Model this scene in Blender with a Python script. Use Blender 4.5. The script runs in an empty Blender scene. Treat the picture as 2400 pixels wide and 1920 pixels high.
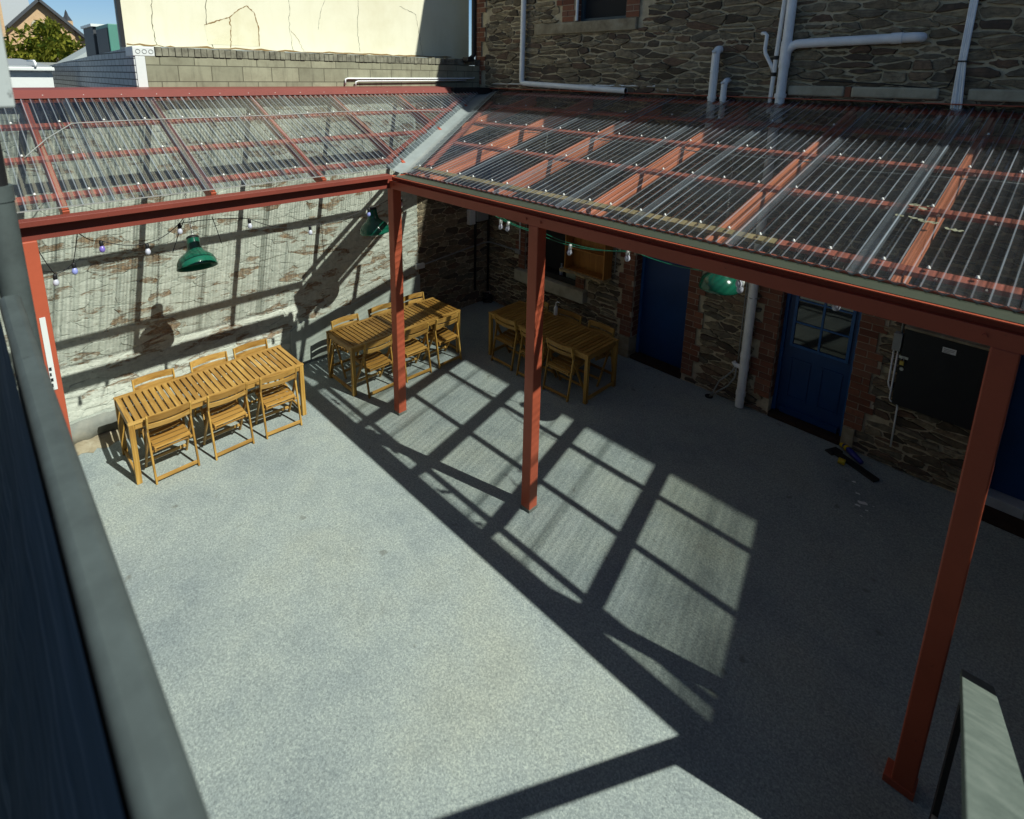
import bpy, math, random
from mathutils import Vector, Matrix
random.seed(11)
R = math.radians
scene = bpy.context.scene
COL = scene.collection

# ------------------------------------------------------------------ camera
cam = bpy.data.cameras.new('camera')
cam.sensor_fit = 'HORIZONTAL'; cam.sensor_width = 36.0
cam.lens = 1323.45 / 2400 * 36
cam.shift_x = (1200 - 1154.7) / 2400
cam.shift_y = (486.57 - 960) / 2400
cam.clip_start = 0.02; cam.clip_end = 900
cam.dof.use_dof = True; cam.dof.focus_distance = 7.0; cam.dof.aperture_fstop = 2.2
camo = bpy.data.objects.new('camera', cam); COL.objects.link(camo)
_r = Vector((0.690275, 0.723444, 0.012191)); _d = Vector((0.172127, -0.147823, -0.973920)); _f = Vector((-0.702775, 0.674372, -0.226563))
m3 = Matrix((_r, -_d, -_f)).transposed()
camo.matrix_world = Matrix.Translation((7.8286, -7.4037, 4.4077)) @ m3.to_4x4()
scene.camera = camo

# ------------------------------------------------------------------ light
SUN = Vector((0.88, 0.225, 1.0)).normalized()
elev = math.asin(SUN.z); az = math.atan2(SUN.x, SUN.y)
w = bpy.data.worlds.new('World'); scene.world = w; w.use_nodes = True
nt = w.node_tree; bgn = nt.nodes['Background']
sky = nt.nodes.new('ShaderNodeTexSky'); sky.sky_type = 'NISHITA'; sky.sun_disc = False
sky.sun_elevation = elev; sky.sun_rotation = az; sky.air_density = 1.0; sky.dust_density = 0.15; sky.ozone_density = 3.0
tcw = nt.nodes.new('ShaderNodeTexCoord'); sxw = nt.nodes.new('ShaderNodeSeparateXYZ'); nt.links.new(tcw.outputs['Generated'], sxw.inputs[0])
rpw = nt.nodes.new('ShaderNodeValToRGB'); nt.links.new(sxw.outputs[2], rpw.inputs[0])   # bright blue air low over the horizon
e = rpw.color_ramp.elements; e[0].position = 0.0; e[0].color = (1.6, 3.6, 5.6, 1); e[1].position = 0.30; e[1].color = (0, 0, 0, 1)
q = e.new(0.12); q.color = (0.4, 2.3, 5.0, 1)
adw = nt.nodes.new('ShaderNodeMix'); adw.data_type = 'RGBA'; adw.blend_type = 'ADD'; adw.inputs[0].default_value = 1.0
nt.links.new(sky.outputs[0], adw.inputs[6]); nt.links.new(rpw.outputs[0], adw.inputs[7])
nt.links.new(adw.outputs[2], bgn.inputs[0]); bgn.inputs[1].default_value = 0.05
sl = bpy.data.lights.new('sun', 'SUN'); sl.energy = 5.0; sl.angle = R(0.53); sl.color = (0.97, 1.0, 0.90)
so = bpy.data.objects.new('sun', sl); COL.objects.link(so)
so.rotation_euler = SUN.to_track_quat('Z', 'Y').to_euler(); so.location = SUN * 60
scene.view_settings.view_transform = 'Standard'; scene.view_settings.look = 'None'
scene.view_settings.exposure = 0.20; scene.view_settings.gamma = 1.0
cy = scene.cycles
cy.use_denoising = True; cy.max_bounces = 7; cy.diffuse_bounces = 3; cy.glossy_bounces = 3
cy.transparent_max_bounces = 24; cy.transmission_bounces = 4; cy.sample_clamp_indirect = 4.0
cy.caustics_reflective = False; cy.caustics_refractive = False

# ------------------------------------------------------------------ materials
class NB:
    def __init__(s, name):
        s.m = bpy.data.materials.new(name); s.m.use_nodes = True
        s.t = s.m.node_tree; s.t.nodes.clear()
        s.out = s.n('ShaderNodeOutputMaterial')
    def n(s, typ, ins=None, **at):
        k = s.t.nodes.new(typ)
        for a, v in at.items(): setattr(k, a, v)
        for i, v in (ins or {}).items():
            sock = k.inputs[i]
            if isinstance(v, bpy.types.NodeSocket): s.t.links.new(v, sock)
            elif isinstance(v, (tuple, list)) and len(v) == 3 and sock.type == 'RGBA': sock.default_value = (*v, 1)
            else: sock.default_value = v
        return k
    def coord(s, scale=(1, 1, 1), rot=(0, 0, 0), kind='Object'):
        c = s.n('ShaderNodeTexCoord')
        return s.n('ShaderNodeMapping', {'Vector': c.outputs[kind], 'Scale': scale, 'Rotation': rot}).outputs[0]
    def noise(s, vec, scale, detail=4, rough=0.55, dist=0.0):
        return s.n('ShaderNodeTexNoise', {'Vector': vec, 'Scale': scale, 'Detail': detail, 'Roughness': rough, 'Distortion': dist}).outputs[0]
    def ramp(s, fac, stops, interp='LINEAR'):
        k = s.n('ShaderNodeValToRGB', {'Fac': fac}); e = k.color_ramp.elements; k.color_ramp.interpolation = interp
        while len(e) < len(stops): e.new(0.5)
        for q, (p, c) in zip(e, stops):
            q.position = p; q.color = (*c, 1) if isinstance(c, (tuple, list)) else (c, c, c, 1)
        return k.outputs[0]
    def mix(s, fac, a, b, mode='MIX'):
        k = s.n('ShaderNodeMix', data_type='RGBA', blend_type=mode)
        for i, v in ((0, fac), (6, a), (7, b)):
            sock = k.inputs[i]
            if isinstance(v, bpy.types.NodeSocket): s.t.links.new(v, sock)
            elif isinstance(v, (tuple, list)): sock.default_value = (*v, 1)
            elif sock.type == 'RGBA': sock.default_value = (v, v, v, 1)
            else: sock.default_value = v
        return k.outputs[2]
    def math(s, op, a, b=0.0):
        k = s.n('ShaderNodeMath', operation=op)
        for i, v in ((0, a), (1, b)):
            if isinstance(v, bpy.types.NodeSocket): s.t.links.new(v, k.inputs[i])
            else: k.inputs[i].default_value = v
        return k.outputs[0]
    def bump(s, h, strength=0.3, dist=0.01):
        return s.n('ShaderNodeBump', {'Height': h, 'Strength': strength, 'Distance': dist}).outputs[0]
    def island(s): return s.n('ShaderNodeNewGeometry').outputs['Random Per Island']
    def bsdf(s, color, rough=0.6, normal=None, metal=0.0, spec=0.5, **kw):
        i = {'Base Color': color, 'Roughness': rough, 'Metallic': metal, 'Specular IOR Level': spec}
        if normal is not None: i['Normal'] = normal
        i.update(kw)
        k = s.n('ShaderNodeBsdfPrincipled', i)
        s.t.links.new(k.outputs[0], s.out.inputs[0]); return k
    def done(s): return s.m

def srgb(r, g, b):
    f = lambda c: c / 12.92 if c <= 0.04045 else ((c + 0.055) / 1.055) ** 2.4
    return (f(r / 255), f(g / 255), f(b / 255))

def m_paint(name, col, rough=0.45, dirt=0.25, scale=3.0, bump=0.08, spec=0.4):
    b = NB(name); c = b.coord()
    n1 = b.noise(c, scale, 6, 0.65); n2 = b.noise(c, 55, 3, 0.6)
    f = b.ramp(n1, [(0.35, 0.0), (0.75, 1.0)])
    dk = tuple(x * (1 - dirt) for x in col)
    cc = b.mix(f, col, dk)
    cc = b.mix(b.math('MULTIPLY', n2, 0.25), cc, tuple(min(1, x * 1.25 + 0.01) for x in col))
    chip = b.ramp(b.noise(c, 17, 5, 0.7), [(0.675, 0.0), (0.70, 0.8)])
    cc = b.mix(chip, cc, tuple(0.35 * x + 0.012 for x in col))
    b.bsdf(cc, b.math('ADD', b.math('MULTIPLY', n1, 0.25), rough - 0.12), b.bump(n2, bump, 0.003), spec=spec)
    return b.done()

def m_wood(name, c1, c2, c3, axis=0, rough=0.42):
    b = NB(name); sc = [26, 26, 26]; sc[axis] = 2.2
    c = b.coord(tuple(sc)); isl = b.island()
    off = b.n('ShaderNodeVectorMath', {0: c, 1: b.n('ShaderNodeCombineXYZ', {0: b.math('MULTIPLY', isl, 40.0), 1: b.math('MULTIPLY', isl, 17.0), 2: isl}).outputs[0]}, operation='ADD').outputs[0]
    n1 = b.noise(off, 1.0, 6, 0.6, 0.6)
    col = b.ramp(n1, [(0.28, c3), (0.5, c1), (0.72, c2)])
    dark = b.mix(b.math('MULTIPLY', b.ramp(isl, [(0.25, 0.0), (1.0, 1.0)]), 0.7), col, c3)
    ro = b.n('ShaderNodeObjectInfo').outputs['Random']
    dark = b.mix(1.0, dark, b.ramp(ro, [(0.0, (0.72, 0.68, 0.62)), (0.5, (0.98, 0.98, 0.98)), (1.0, (1.10, 1.14, 1.22))]), 'MULTIPLY')
    b.bsdf(dark, b.math('ADD', b.math('MULTIPLY', n1, 0.2), rough - 0.1), b.bump(n1, 0.15, 0.002), spec=0.35)
    return b.done()

def m_concrete_floor():
    b = NB('exposed_aggregate_concrete'); c = b.coord()
    sp = b.noise(c, 52, 4, 0.8); sp2 = b.noise(c, 190, 2, 0.7); v = b.n('ShaderNodeTexVoronoi', {'Vector': c, 'Scale': 110.0}).outputs['Color']
    big = b.noise(c, 0.7, 5, 0.6); mid = b.noise(c, 3.2, 5, 0.65, 0.4)
    base = b.ramp(sp, [(0.30, (0.14, 0.155, 0.16)), (0.46, (0.33, 0.35, 0.345)), (0.57, (0.43, 0.455, 0.435)), (0.72, (0.70, 0.72, 0.67))])
    base = b.mix(0.35, base, b.ramp(b.n('ShaderNodeSeparateColor', {0: v}).outputs[0], [(0.0, (0.22, 0.23, 0.24)), (0.6, (0.42, 0.43, 0.42)), (1.0, (0.72, 0.72, 0.66))]))
    st = b.ramp(big, [(0.32, (0.74, 0.78, 0.83)), (0.5, (0.95, 0.97, 0.97)), (0.68, (1.02, 1.0, 0.93))])
    base = b.mix(1.0, base, st, 'MULTIPLY')
    st2 = b.ramp(mid, [(0.28, (0.86, 0.87, 0.88)), (0.5, (1, 1, 1)), (0.8, (1.03, 1.03, 1.0))])
    base = b.mix(1.0, base, st2, 'MULTIPLY')
    spot = b.ramp(b.noise(c, 5.5, 3, 0.4), [(0.70, 0.0), (0.745, 0.55)])          # old oil and drink stains
    base = b.mix(spot, base, (0.16, 0.155, 0.135))
    base = b.mix(1.0, base, (0.79, 0.845, 0.84), 'MULTIPLY')
    b.bsdf(base, b.math('ADD', b.math('MULTIPLY', sp2, 0.3), 0.5), b.bump(b.math('ADD', sp, b.math('MULTIPLY', sp2, 0.5)), 0.35, 0.004), spec=0.3)
    return b.done()

def m_rubble():
    b = NB('field_stone'); c = b.coord(); isl = b.island()
    n = b.noise(c, 16, 6, 0.7, 0.5); n2 = b.noise(c, 60, 4, 0.7)
    st = b.ramp(isl, [(0.0, (0.10, 0.072, 0.042)), (0.16, (0.24, 0.18, 0.095)), (0.32, (0.40, 0.30, 0.155)), (0.48, (0.22, 0.195, 0.135)), (0.62, (0.48, 0.37, 0.19)), (0.76, (0.26, 0.13, 0.06)), (0.88, (0.11, 0.085, 0.065)), (1.0, (0.54, 0.44, 0.25))])
    col = b.mix(b.ramp(n, [(0.35, 0.0), (0.7, 0.75)]), st, (0.075, 0.055, 0.034))
    col = b.mix(b.ramp(b.noise(c, 7, 4, 0.6), [(0.56, 0.0), (0.72, 0.55)]), col, (0.26, 0.15, 0.075))
    lam = b.noise(b.coord((5, 5, 46)), 1.2, 5, 0.7, 0.5)                       # bedding lines in the slaty stone
    col = b.mix(b.ramp(lam, [(0.46, 0.0), (0.70, 0.65)]), col, (0.06, 0.045, 0.03))
    col = b.mix(b.ramp(b.noise(c, 1.3, 4, 0.6), [(0.50, 0.0), (0.75, 0.6)]), col, (0.07, 0.06, 0.05))
    n = b.math('ADD', n, b.math('MULTIPLY', lam, 0.9))
    col = b.mix(0.30, col, b.n('ShaderNodeHueSaturation', {'Color': col, 'Saturation': 0.25}).outputs[0])
    b.bsdf(col, 0.85, b.bump(b.math('ADD', n, b.math('MULTIPLY', n2, 0.4)), 0.75, 0.02), spec=0.2)
    return b.done()

def m_mortar(name, col, col2):
    b = NB(name); c = b.coord(); n = b.noise(c, 9, 6, 0.7); n2 = b.noise(c, 70, 3, 0.7)
    b.bsdf(b.mix(b.ramp(n, [(0.3, 0.0), (0.72, 1.0)]), col, col2), 0.9, b.bump(b.math('ADD', n, n2), 0.6, 0.012), spec=0.15)
    return b.done()

def m_brick():
    b = NB('red_brick'); c = b.coord(); isl = b.island(); n = b.noise(c, 22, 5, 0.7)
    col = b.ramp(isl, [(0.0, (0.12, 0.048, 0.032)), (0.35, (0.21, 0.08, 0.048)), (0.7, (0.28, 0.115, 0.065)), (1.0, (0.20, 0.10, 0.07))])
    col = b.mix(b.ramp(n, [(0.4, 0.0), (0.75, 0.6)]), col, (0.12, 0.06, 0.045))
    b.bsdf(col, 0.85, b.bump(n, 0.5, 0.006), spec=0.2)
    return b.done()

def m_whitewash():
    b = NB('flaking_limewash'); c = b.coord(); isl = b.island()
    cs = b.coord((1, 1.3, 4.2)); cs2 = b.coord((1, 3.5, 14))
    n = b.noise(c, 14, 6, 0.72); flake = b.noise(cs, 2.6, 7, 0.72, 0.7); cr = b.noise(cs2, 3.4, 6, 0.75, 1.2); dr = b.noise(b.coord((1, 9, 0.6)), 2.2, 5, 0.7)
    wash = b.ramp(n, [(0.3, (0.43, 0.455, 0.39)), (0.55, (0.56, 0.585, 0.51)), (0.8, (0.66, 0.68, 0.605))])
    wash = b.mix(b.ramp(dr, [(0.5, 0.0), (0.8, 0.55)]), wash, (0.40, 0.42, 0.38))
    stone = b.ramp(b.noise(c, 26, 5, 0.7), [(0.3, (0.10, 0.06, 0.038)), (0.5, (0.27, 0.16, 0.085)), (0.72, (0.46, 0.33, 0.19))])
    # a stone shows where the wash has flaked off: some stones a lot, the rest hardly
    thr = b.math('ADD', flake, b.math('MULTIPLY', b.ramp(isl, [(0.45, 0.0), (0.8, 0.7), (1.0, 1.0)]), 0.19))
    col = b.mix(b.math('MULTIPLY', b.ramp(thr, [(0.62, 0.0), (0.70, 1.0)]), b.ramp(n, [(0.35, 0.55), (0.6, 0.95)])), wash, stone)
    crk = b.ramp(cr, [(0.625, 0.0), (0.68, 1.0)])
    col = b.mix(b.math('MULTIPLY', crk, 0.85), col, (0.09, 0.085, 0.07))
    h = b.math('SUBTRACT', b.math('MULTIPLY', n, 0.5), b.math('MULTIPLY', crk, 0.6))
    b.bsdf(col, 0.9, b.bump(b.math('SUBTRACT', h, b.math('MULTIPLY', b.ramp(thr, [(0.64, 0.0), (0.72, 1.0)]), 0.35)), 0.8, 0.02), spec=0.15)
    return b.done()

def m_render(name, c1, c2, c3, scale=2.0):
    b = NB(name); c = b.coord(); n = b.noise(c, scale, 7, 0.65, 0.3); n2 = b.noise(c, 45, 4, 0.7); s = b.noise(b.coord((5, 5, 0.8)), 1.5, 5, 0.65)
    col = b.ramp(n, [(0.3, c2), (0.5, c1), (0.75, c3)])
    col = b.mix(b.ramp(s, [(0.5, 0.0), (0.85, 0.5)]), col, c2)
    b.bsdf(col, 0.88, b.bump(n2, 0.35, 0.006), spec=0.15)
    return b.done()

def m_blocks():
    b = NB('weathered_concrete_block')
    c = b.n('ShaderNodeTexCoord').outputs['Object']
    sx = b.n('ShaderNodeSeparateXYZ', {0: c})
    v = b.n('ShaderNodeCombineXYZ', {0: sx.outputs[1], 1: b.math('ADD', sx.outputs[2], -0.09), 2: 0.0}).outputs[0]
    br = b.n('ShaderNodeTexBrick', {'Vector': v, 'Color1': (0.36, 0.35, 0.25), 'Color2': (0.27, 0.265, 0.19), 'Mortar': (0.13, 0.125, 0.09), 'Scale': 1.0, 'Mortar Size': 0.006, 'Brick Width': 0.40, 'Row Height': 0.20, 'Bias': 0.1})
    n = b.noise(c, 5, 7, 0.7); st = b.noise(b.coord((9, 9, 1.2)), 2.0, 6, 0.7)
    col = b.mix(b.ramp(n, [(0.42, 0.0), (0.8, 0.6)]), br.outputs[0], (0.13, 0.115, 0.08))
    col = b.mix(b.ramp(st, [(0.52, 0.0), (0.75, 0.45)]), col, (0.09, 0.085, 0.065))
    b.bsdf(col, 0.92, b.bump(b.math('ADD', br.outputs[1], b.math('MULTIPLY', n, -0.6)), 0.5, -0.01), spec=0.1)
    return b.done()

def m_whitebrick():
    b = NB('white_painted_brick')
    c = b.n('ShaderNodeTexCoord').outputs['Object']
    sx = b.n('ShaderNodeSeparateXYZ', {0: c})
    v = b.n('ShaderNodeCombineXYZ', {0: sx.outputs[0], 1: sx.outputs[2], 2: 0.0}).outputs[0]
    br = b.n('ShaderNodeTexBrick', {'Vector': v, 'Color1': (0.62, 0.63, 0.62), 'Color2': (0.54, 0.55, 0.54), 'Mortar': (0.14, 0.14, 0.13), 'Scale': 1.0, 'Mortar Size': 0.007, 'Brick Width': 0.24, 'Row Height': 0.083})
    b.bsdf(br.outputs[0], 0.8, b.bump(br.outputs[1], 0.5, -0.01), spec=0.2)
    return b.done()

def m_sheet(name='clear_corrugated_sheet', haze=0.022, axis=0, lines=0.55):
    FL = (0.74, 0.75, 0.75) if axis == 0 else (0.46, 0.48, 0.48)
    b = NB(name); c = b.coord()
    lw = b.n('ShaderNodeLayerWeight', {'Blend': 0.5})
    dust = b.noise(c, 1.6, 6, 0.7, 0.4); spk = b.noise(c, 38, 3, 0.7)
    tr = b.ramp(lw.outputs['Facing'], [(0.0, (0.96, 0.965, 0.955)), (0.30, (0.92, 0.925, 0.92)), (0.52, (0.78, 0.795, 0.79)), (0.75, (0.52, 0.54, 0.54)), (1.0, (0.18, 0.19, 0.20))])
    pr = b.noise(b.coord((7, 0.25, 1) if axis == 0 else (0.25, 7, 1)), 1.9, 5, 0.75)
    tr = b.mix(1.0, tr, b.ramp(pr, [(0.34, (0.72, 0.74, 0.74)), (0.48, (0.95, 0.96, 0.95)), (0.56, (1, 1, 1))]), 'MULTIPLY')  # uneven absorption across the ridges, drawn to give light streaks of mixed width
    ob = b.n('ShaderNodeSeparateXYZ', {0: b.n('ShaderNodeTexCoord').outputs['Object']})
    w2 = b.math('ABSOLUTE', b.math('COSINE', b.math('MULTIPLY', ob.outputs[axis], 2 * math.pi / 0.076)))   # dark bands on each ridge, painted in to streak the sunlight below
    amp = b.ramp(b.noise(b.coord((5, 0.3, 1) if axis == 0 else (0.3, 5, 1)), 1.4, 4, 0.7), [(0.34, 0.15), (0.66, 1.0)])
    fl = b.ramp(w2, [(0.25, (1, 1, 1)), (0.85, FL)])
    tr = b.mix(amp, tr, b.mix(1.0, tr, fl, 'MULTIPLY'))
    if axis == 0:      # darkened towards the far end so the sun patch below fades out
        end_fade = b.math('ADD', b.math('MULTIPLY', ob.outputs[0], 0.74), b.math('MULTIPLY', b.noise(b.coord((2.5, 0.3, 1)), 1.0, 4, 0.7), 1.1))
        tr = b.mix(1.0, tr, b.ramp(b.math('SUBTRACT', end_fade, 6.78), [(0.0, (1, 1, 1)), (0.45, (0.62, 0.62, 0.58)), (0.95, (0.16, 0.16, 0.14))]), 'MULTIPLY')
    t = b.n('ShaderNodeBsdfTransparent', {'Color': tr}).outputs[0]
    g = b.n('ShaderNodeBsdfGlossy', {'Color': (1, 1, 1), 'Roughness': 0.14}).outputs[0]
    fr = b.math('ADD', b.math('MULTIPLY', b.math('POWER', lw.outputs['Facing'], 4.0), 0.80), 0.11)
    m1 = b.n('ShaderNodeMixShader', {0: fr, 1: t, 2: g}).outputs[0]
    d = b.n('ShaderNodeMixShader', {0: 0.55, 1: b.n('ShaderNodeBsdfDiffuse', {'Color': (0.60, 0.69, 0.80)}).outputs[0], 2: b.n('ShaderNodeBsdfTranslucent', {'Color': (0.80, 0.82, 0.80)}).outputs[0]}).outputs[0]  # bluish diffuse haze stands in for the sky's sheen on the sheets
    df = b.math('ADD', b.math('MULTIPLY', b.ramp(dust, [(0.45, 0.0), (0.8, 1.0)]), 0.055), b.math('MULTIPLY', b.ramp(spk, [(0.69, 0.0), (0.74, 1.0)]), 0.22))
    cc = b.n('ShaderNodeSeparateXYZ', {0: b.n('ShaderNodeTexCoord').outputs['Object']}).outputs[axis]
    wv = b.math('SINE', b.math('ADD', b.math('MULTIPLY', cc, 2 * math.pi / 0.076), -0.5 if axis == 0 else 0.7))
    per = b.noise(b.coord((9, 0.35, 1) if axis == 0 else (0.35, 9, 1)), 1.6, 4, 0.6)      # pale lines painted as sun glints, uneven from ridge to ridge
    ln = b.math('MULTIPLY', b.ramp(wv, [(0.90, 0.0), (0.985, 1.0)]), b.ramp(per, [(0.36, 0.14 * lines / 0.55), (0.68, lines)]))
    df = b.math('ADD', df, ln)
    m2 = b.n('ShaderNodeMixShader', {0: b.math('ADD', df, haze), 1: m1, 2: d}).outputs[0]
    b.t.links.new(m2, b.out.inputs[0]); return b.done()

def m_plain(name, col, rough=0.5, metal=0.0, spec=0.5):
    b = NB(name); n = b.noise(b.coord(), 30, 4, 0.6)
    b.bsdf(b.mix(b.math('MULTIPLY', n, 0.35), col, tuple(x * 0.72 for x in col)), rough, metal=metal, spec=spec); return b.done()

def m_navy():
    b = NB('navy_fabric'); f = b.noise(b.coord((0.9, 26, 26)), 1.0, 5, 0.65, 0.4); wv = b.noise(b.coord((60, 60, 60)), 3.0, 2, 0.6)
    col = b.ramp(f, [(0.30, (0.045, 0.095, 0.14)), (0.55, (0.085, 0.155, 0.215)), (0.66, (0.15, 0.235, 0.30)), (0.70, (0.085, 0.155, 0.21)), (0.85, (0.06, 0.12, 0.17))])
    b.bsdf(col, 0.8, b.bump(b.math('ADD', f, b.math('MULTIPLY', wv, 0.2)), 0.6, 0.01), spec=0.15); return b.done()

def m_glass(name='dark_glass'):
    b = NB(name); n = b.noise(b.coord(), 1.5, 3, 0.5)
    b.bsdf((0.012, 0.014, 0.013), 0.03, b.bump(n, 0.03, 0.02), spec=0.6, IOR=1.6); return b.done()

def m_leaf(name, a, c):
    b = NB(name); isl = b.island()
    col = b.ramp(isl, [(0.0, a), (0.55, tuple((x + y) / 2 for x, y in zip(a, c))), (1.0, c)])
    d = b.n('ShaderNodeBsdfDiffuse', {'Color': col}).outputs[0]; t = b.n('ShaderNodeBsdfTranslucent', {'Color': col}).outputs[0]
    b.t.links.new(b.n('ShaderNodeMixShader', {0: 0.35, 1: d, 2: t}).outputs[0], b.out.inputs[0]); return b.done()

RED = srgb(180, 87, 61)
M = dict(
    floor=m_concrete_floor(), stone=m_rubble(),
    mortar=m_mortar('lime_mortar', (0.68, 0.585, 0.41), (0.37, 0.31, 0.21)),
    bmortar=m_mortar('brick_mortar', (0.50, 0.42, 0.33), (0.33, 0.27, 0.20)),
    brick=m_brick(), wash=m_whitewash(),
    washm=m_mortar('limewashed_mortar', (0.50, 0.54, 0.48), (0.36, 0.39, 0.345)),
    rend=m_render('grey_render', (0.44, 0.48, 0.43), (0.33, 0.36, 0.32), (0.53, 0.57, 0.52)),
    rend_dark=m_render('stained_base_render', (0.20, 0.21, 0.19), (0.12, 0.12, 0.11), (0.33, 0.32, 0.27)),
    ledge=m_render('brown_ledge', (0.30, 0.255, 0.175), (0.19, 0.155, 0.105), (0.44, 0.40, 0.30), 6),
    sill=m_render('cream_sill', (0.46, 0.42, 0.31), (0.34, 0.30, 0.22), (0.54, 0.49, 0.38), 5),
    cream=m_render('cream_stucco', (0.76, 0.72, 0.56), (0.68, 0.63, 0.46), (0.80, 0.765, 0.61), 0.8),
    cream2=m_render('patched_stucco', (0.74, 0.69, 0.51), (0.66, 0.60, 0.41), (0.78, 0.74, 0.57), 1.5),
    rust=m_plain('rust_stain', (0.27, 0.17, 0.07), 0.9, spec=0.1),
    crack=m_plain('crack_dirt', (0.16, 0.14, 0.09), 0.95, spec=0.05),
    blocks=m_blocks(), wbrick=m_whitebrick(),
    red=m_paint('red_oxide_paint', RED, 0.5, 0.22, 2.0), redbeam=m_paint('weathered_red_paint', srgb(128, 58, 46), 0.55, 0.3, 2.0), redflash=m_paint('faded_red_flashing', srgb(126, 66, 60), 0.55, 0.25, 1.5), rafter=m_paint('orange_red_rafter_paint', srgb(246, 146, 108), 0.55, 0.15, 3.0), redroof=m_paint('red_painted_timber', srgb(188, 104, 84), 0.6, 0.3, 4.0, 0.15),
    tan=m_paint('bare_pine', (0.40, 0.30, 0.15), 0.7, 0.3, 6.0, 0.15),
    sage=m_paint('sage_gutter_paint', (0.055, 0.065, 0.045), 0.5, 0.3, 4),
    zinc=m_paint('zinc_sheet', (0.30, 0.335, 0.335), 0.32, 0.3, 5, 0.05, 0.6),
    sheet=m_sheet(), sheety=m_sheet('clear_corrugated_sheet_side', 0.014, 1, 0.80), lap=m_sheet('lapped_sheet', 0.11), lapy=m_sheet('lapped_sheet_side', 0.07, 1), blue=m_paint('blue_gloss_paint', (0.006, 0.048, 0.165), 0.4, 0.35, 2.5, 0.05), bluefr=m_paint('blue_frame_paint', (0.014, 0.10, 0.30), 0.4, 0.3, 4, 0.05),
    black=m_paint('black_paint', (0.014, 0.014, 0.016), 0.5, 0.3, 5), navy=m_navy(),
    pvc=m_paint('white_pvc', (0.90, 0.92, 0.93), 0.35, 0.2, 6, 0.03), grey=m_paint('grey_plastic', (0.30, 0.31, 0.30), 0.5, 0.2, 8),
    railgrey=m_paint('grey_powder_coat', (0.075, 0.094, 0.094), 0.62, 0.4, 9, 0.12), boxgrey=m_paint('pale_grey_sheet', (0.42, 0.46, 0.46), 0.45, 0.12, 2, 0.03),
    cope=m_render('pale_green_coping', (0.135, 0.165, 0.145), (0.10, 0.125, 0.11), (0.19, 0.22, 0.195), 9),
    woodx=m_wood('oiled_acacia_long', (0.40, 0.22, 0.052), (0.53, 0.32, 0.09), (0.24, 0.115, 0.024), 0),
    woody=m_wood('oiled_acacia_cross', (0.40, 0.22, 0.052), (0.53, 0.32, 0.09), (0.24, 0.115, 0.024), 1),
    woodz=m_wood('oiled_acacia_upright', (0.43, 0.245, 0.052), (0.57, 0.35, 0.095), (0.27, 0.135, 0.027), 2),
    pine=m_wood('honey_pine', (0.36, 0.15, 0.03), (0.46, 0.21, 0.045), (0.22, 0.085, 0.016), 2),
    green=m_paint('green_enamel', (0.008, 0.115, 0.07), 0.16, 0.15, 3, 0.02, 0.6), greenwire=m_plain('green_cable', (0.01, 0.22, 0.13), 0.5),
    bulb=m_plain('frosted_bulb', (0.55, 0.56, 0.66), 0.3), violet=m_plain('violet_bulb', (0.22, 0.16, 0.55), 0.3), paleblue=m_plain('pale_blue_bulb', (0.30, 0.34, 0.72), 0.3),
    screw=m_plain('white_screw_cap', (0.75, 0.75, 0.72), 0.4), brass=m_plain('brass', (0.55, 0.40, 0.10), 0.35, 0.8), steel=m_plain('steel', (0.5, 0.5, 0.5), 0.3, 0.9),
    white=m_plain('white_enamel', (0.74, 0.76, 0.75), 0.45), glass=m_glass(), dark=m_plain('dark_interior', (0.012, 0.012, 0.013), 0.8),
    yellow=m_plain('yellow_plastic', (0.50, 0.36, 0.01), 0.45), bluep=m_plain('cobalt_plastic', (0.015, 0.02, 0.22), 0.45),
    unitgreen=m_paint('unit_green_paint', (0.09, 0.26, 0.21), 0.5, 0.15, 3), unitdark=m_plain('unit_grille', (0.05, 0.055, 0.065), 0.6),
    church=m_mortar('church_sandstone', (0.62, 0.43, 0.26), (0.48, 0.31, 0.18)), slate=m_plain('slate', (0.30, 0.32, 0.34), 0.6),
    bark=m_plain('bark', (0.10, 0.075, 0.05), 0.9), leaf=m_leaf('leaf', (0.05, 0.095, 0.015), (0.42, 0.40, 0.06)),
    asphalt=m_mortar('bitumen_ground', (0.07, 0.07, 0.07), (0.05, 0.05, 0.05)), tilebrick=m_mortar('dark_step_tile', (0.05, 0.03, 0.022), (0.03, 0.02, 0.016)),
    step=m_paint('pale_step_paint', (0.42, 0.46, 0.5), 0.5, 0.3, 6),
)

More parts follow.
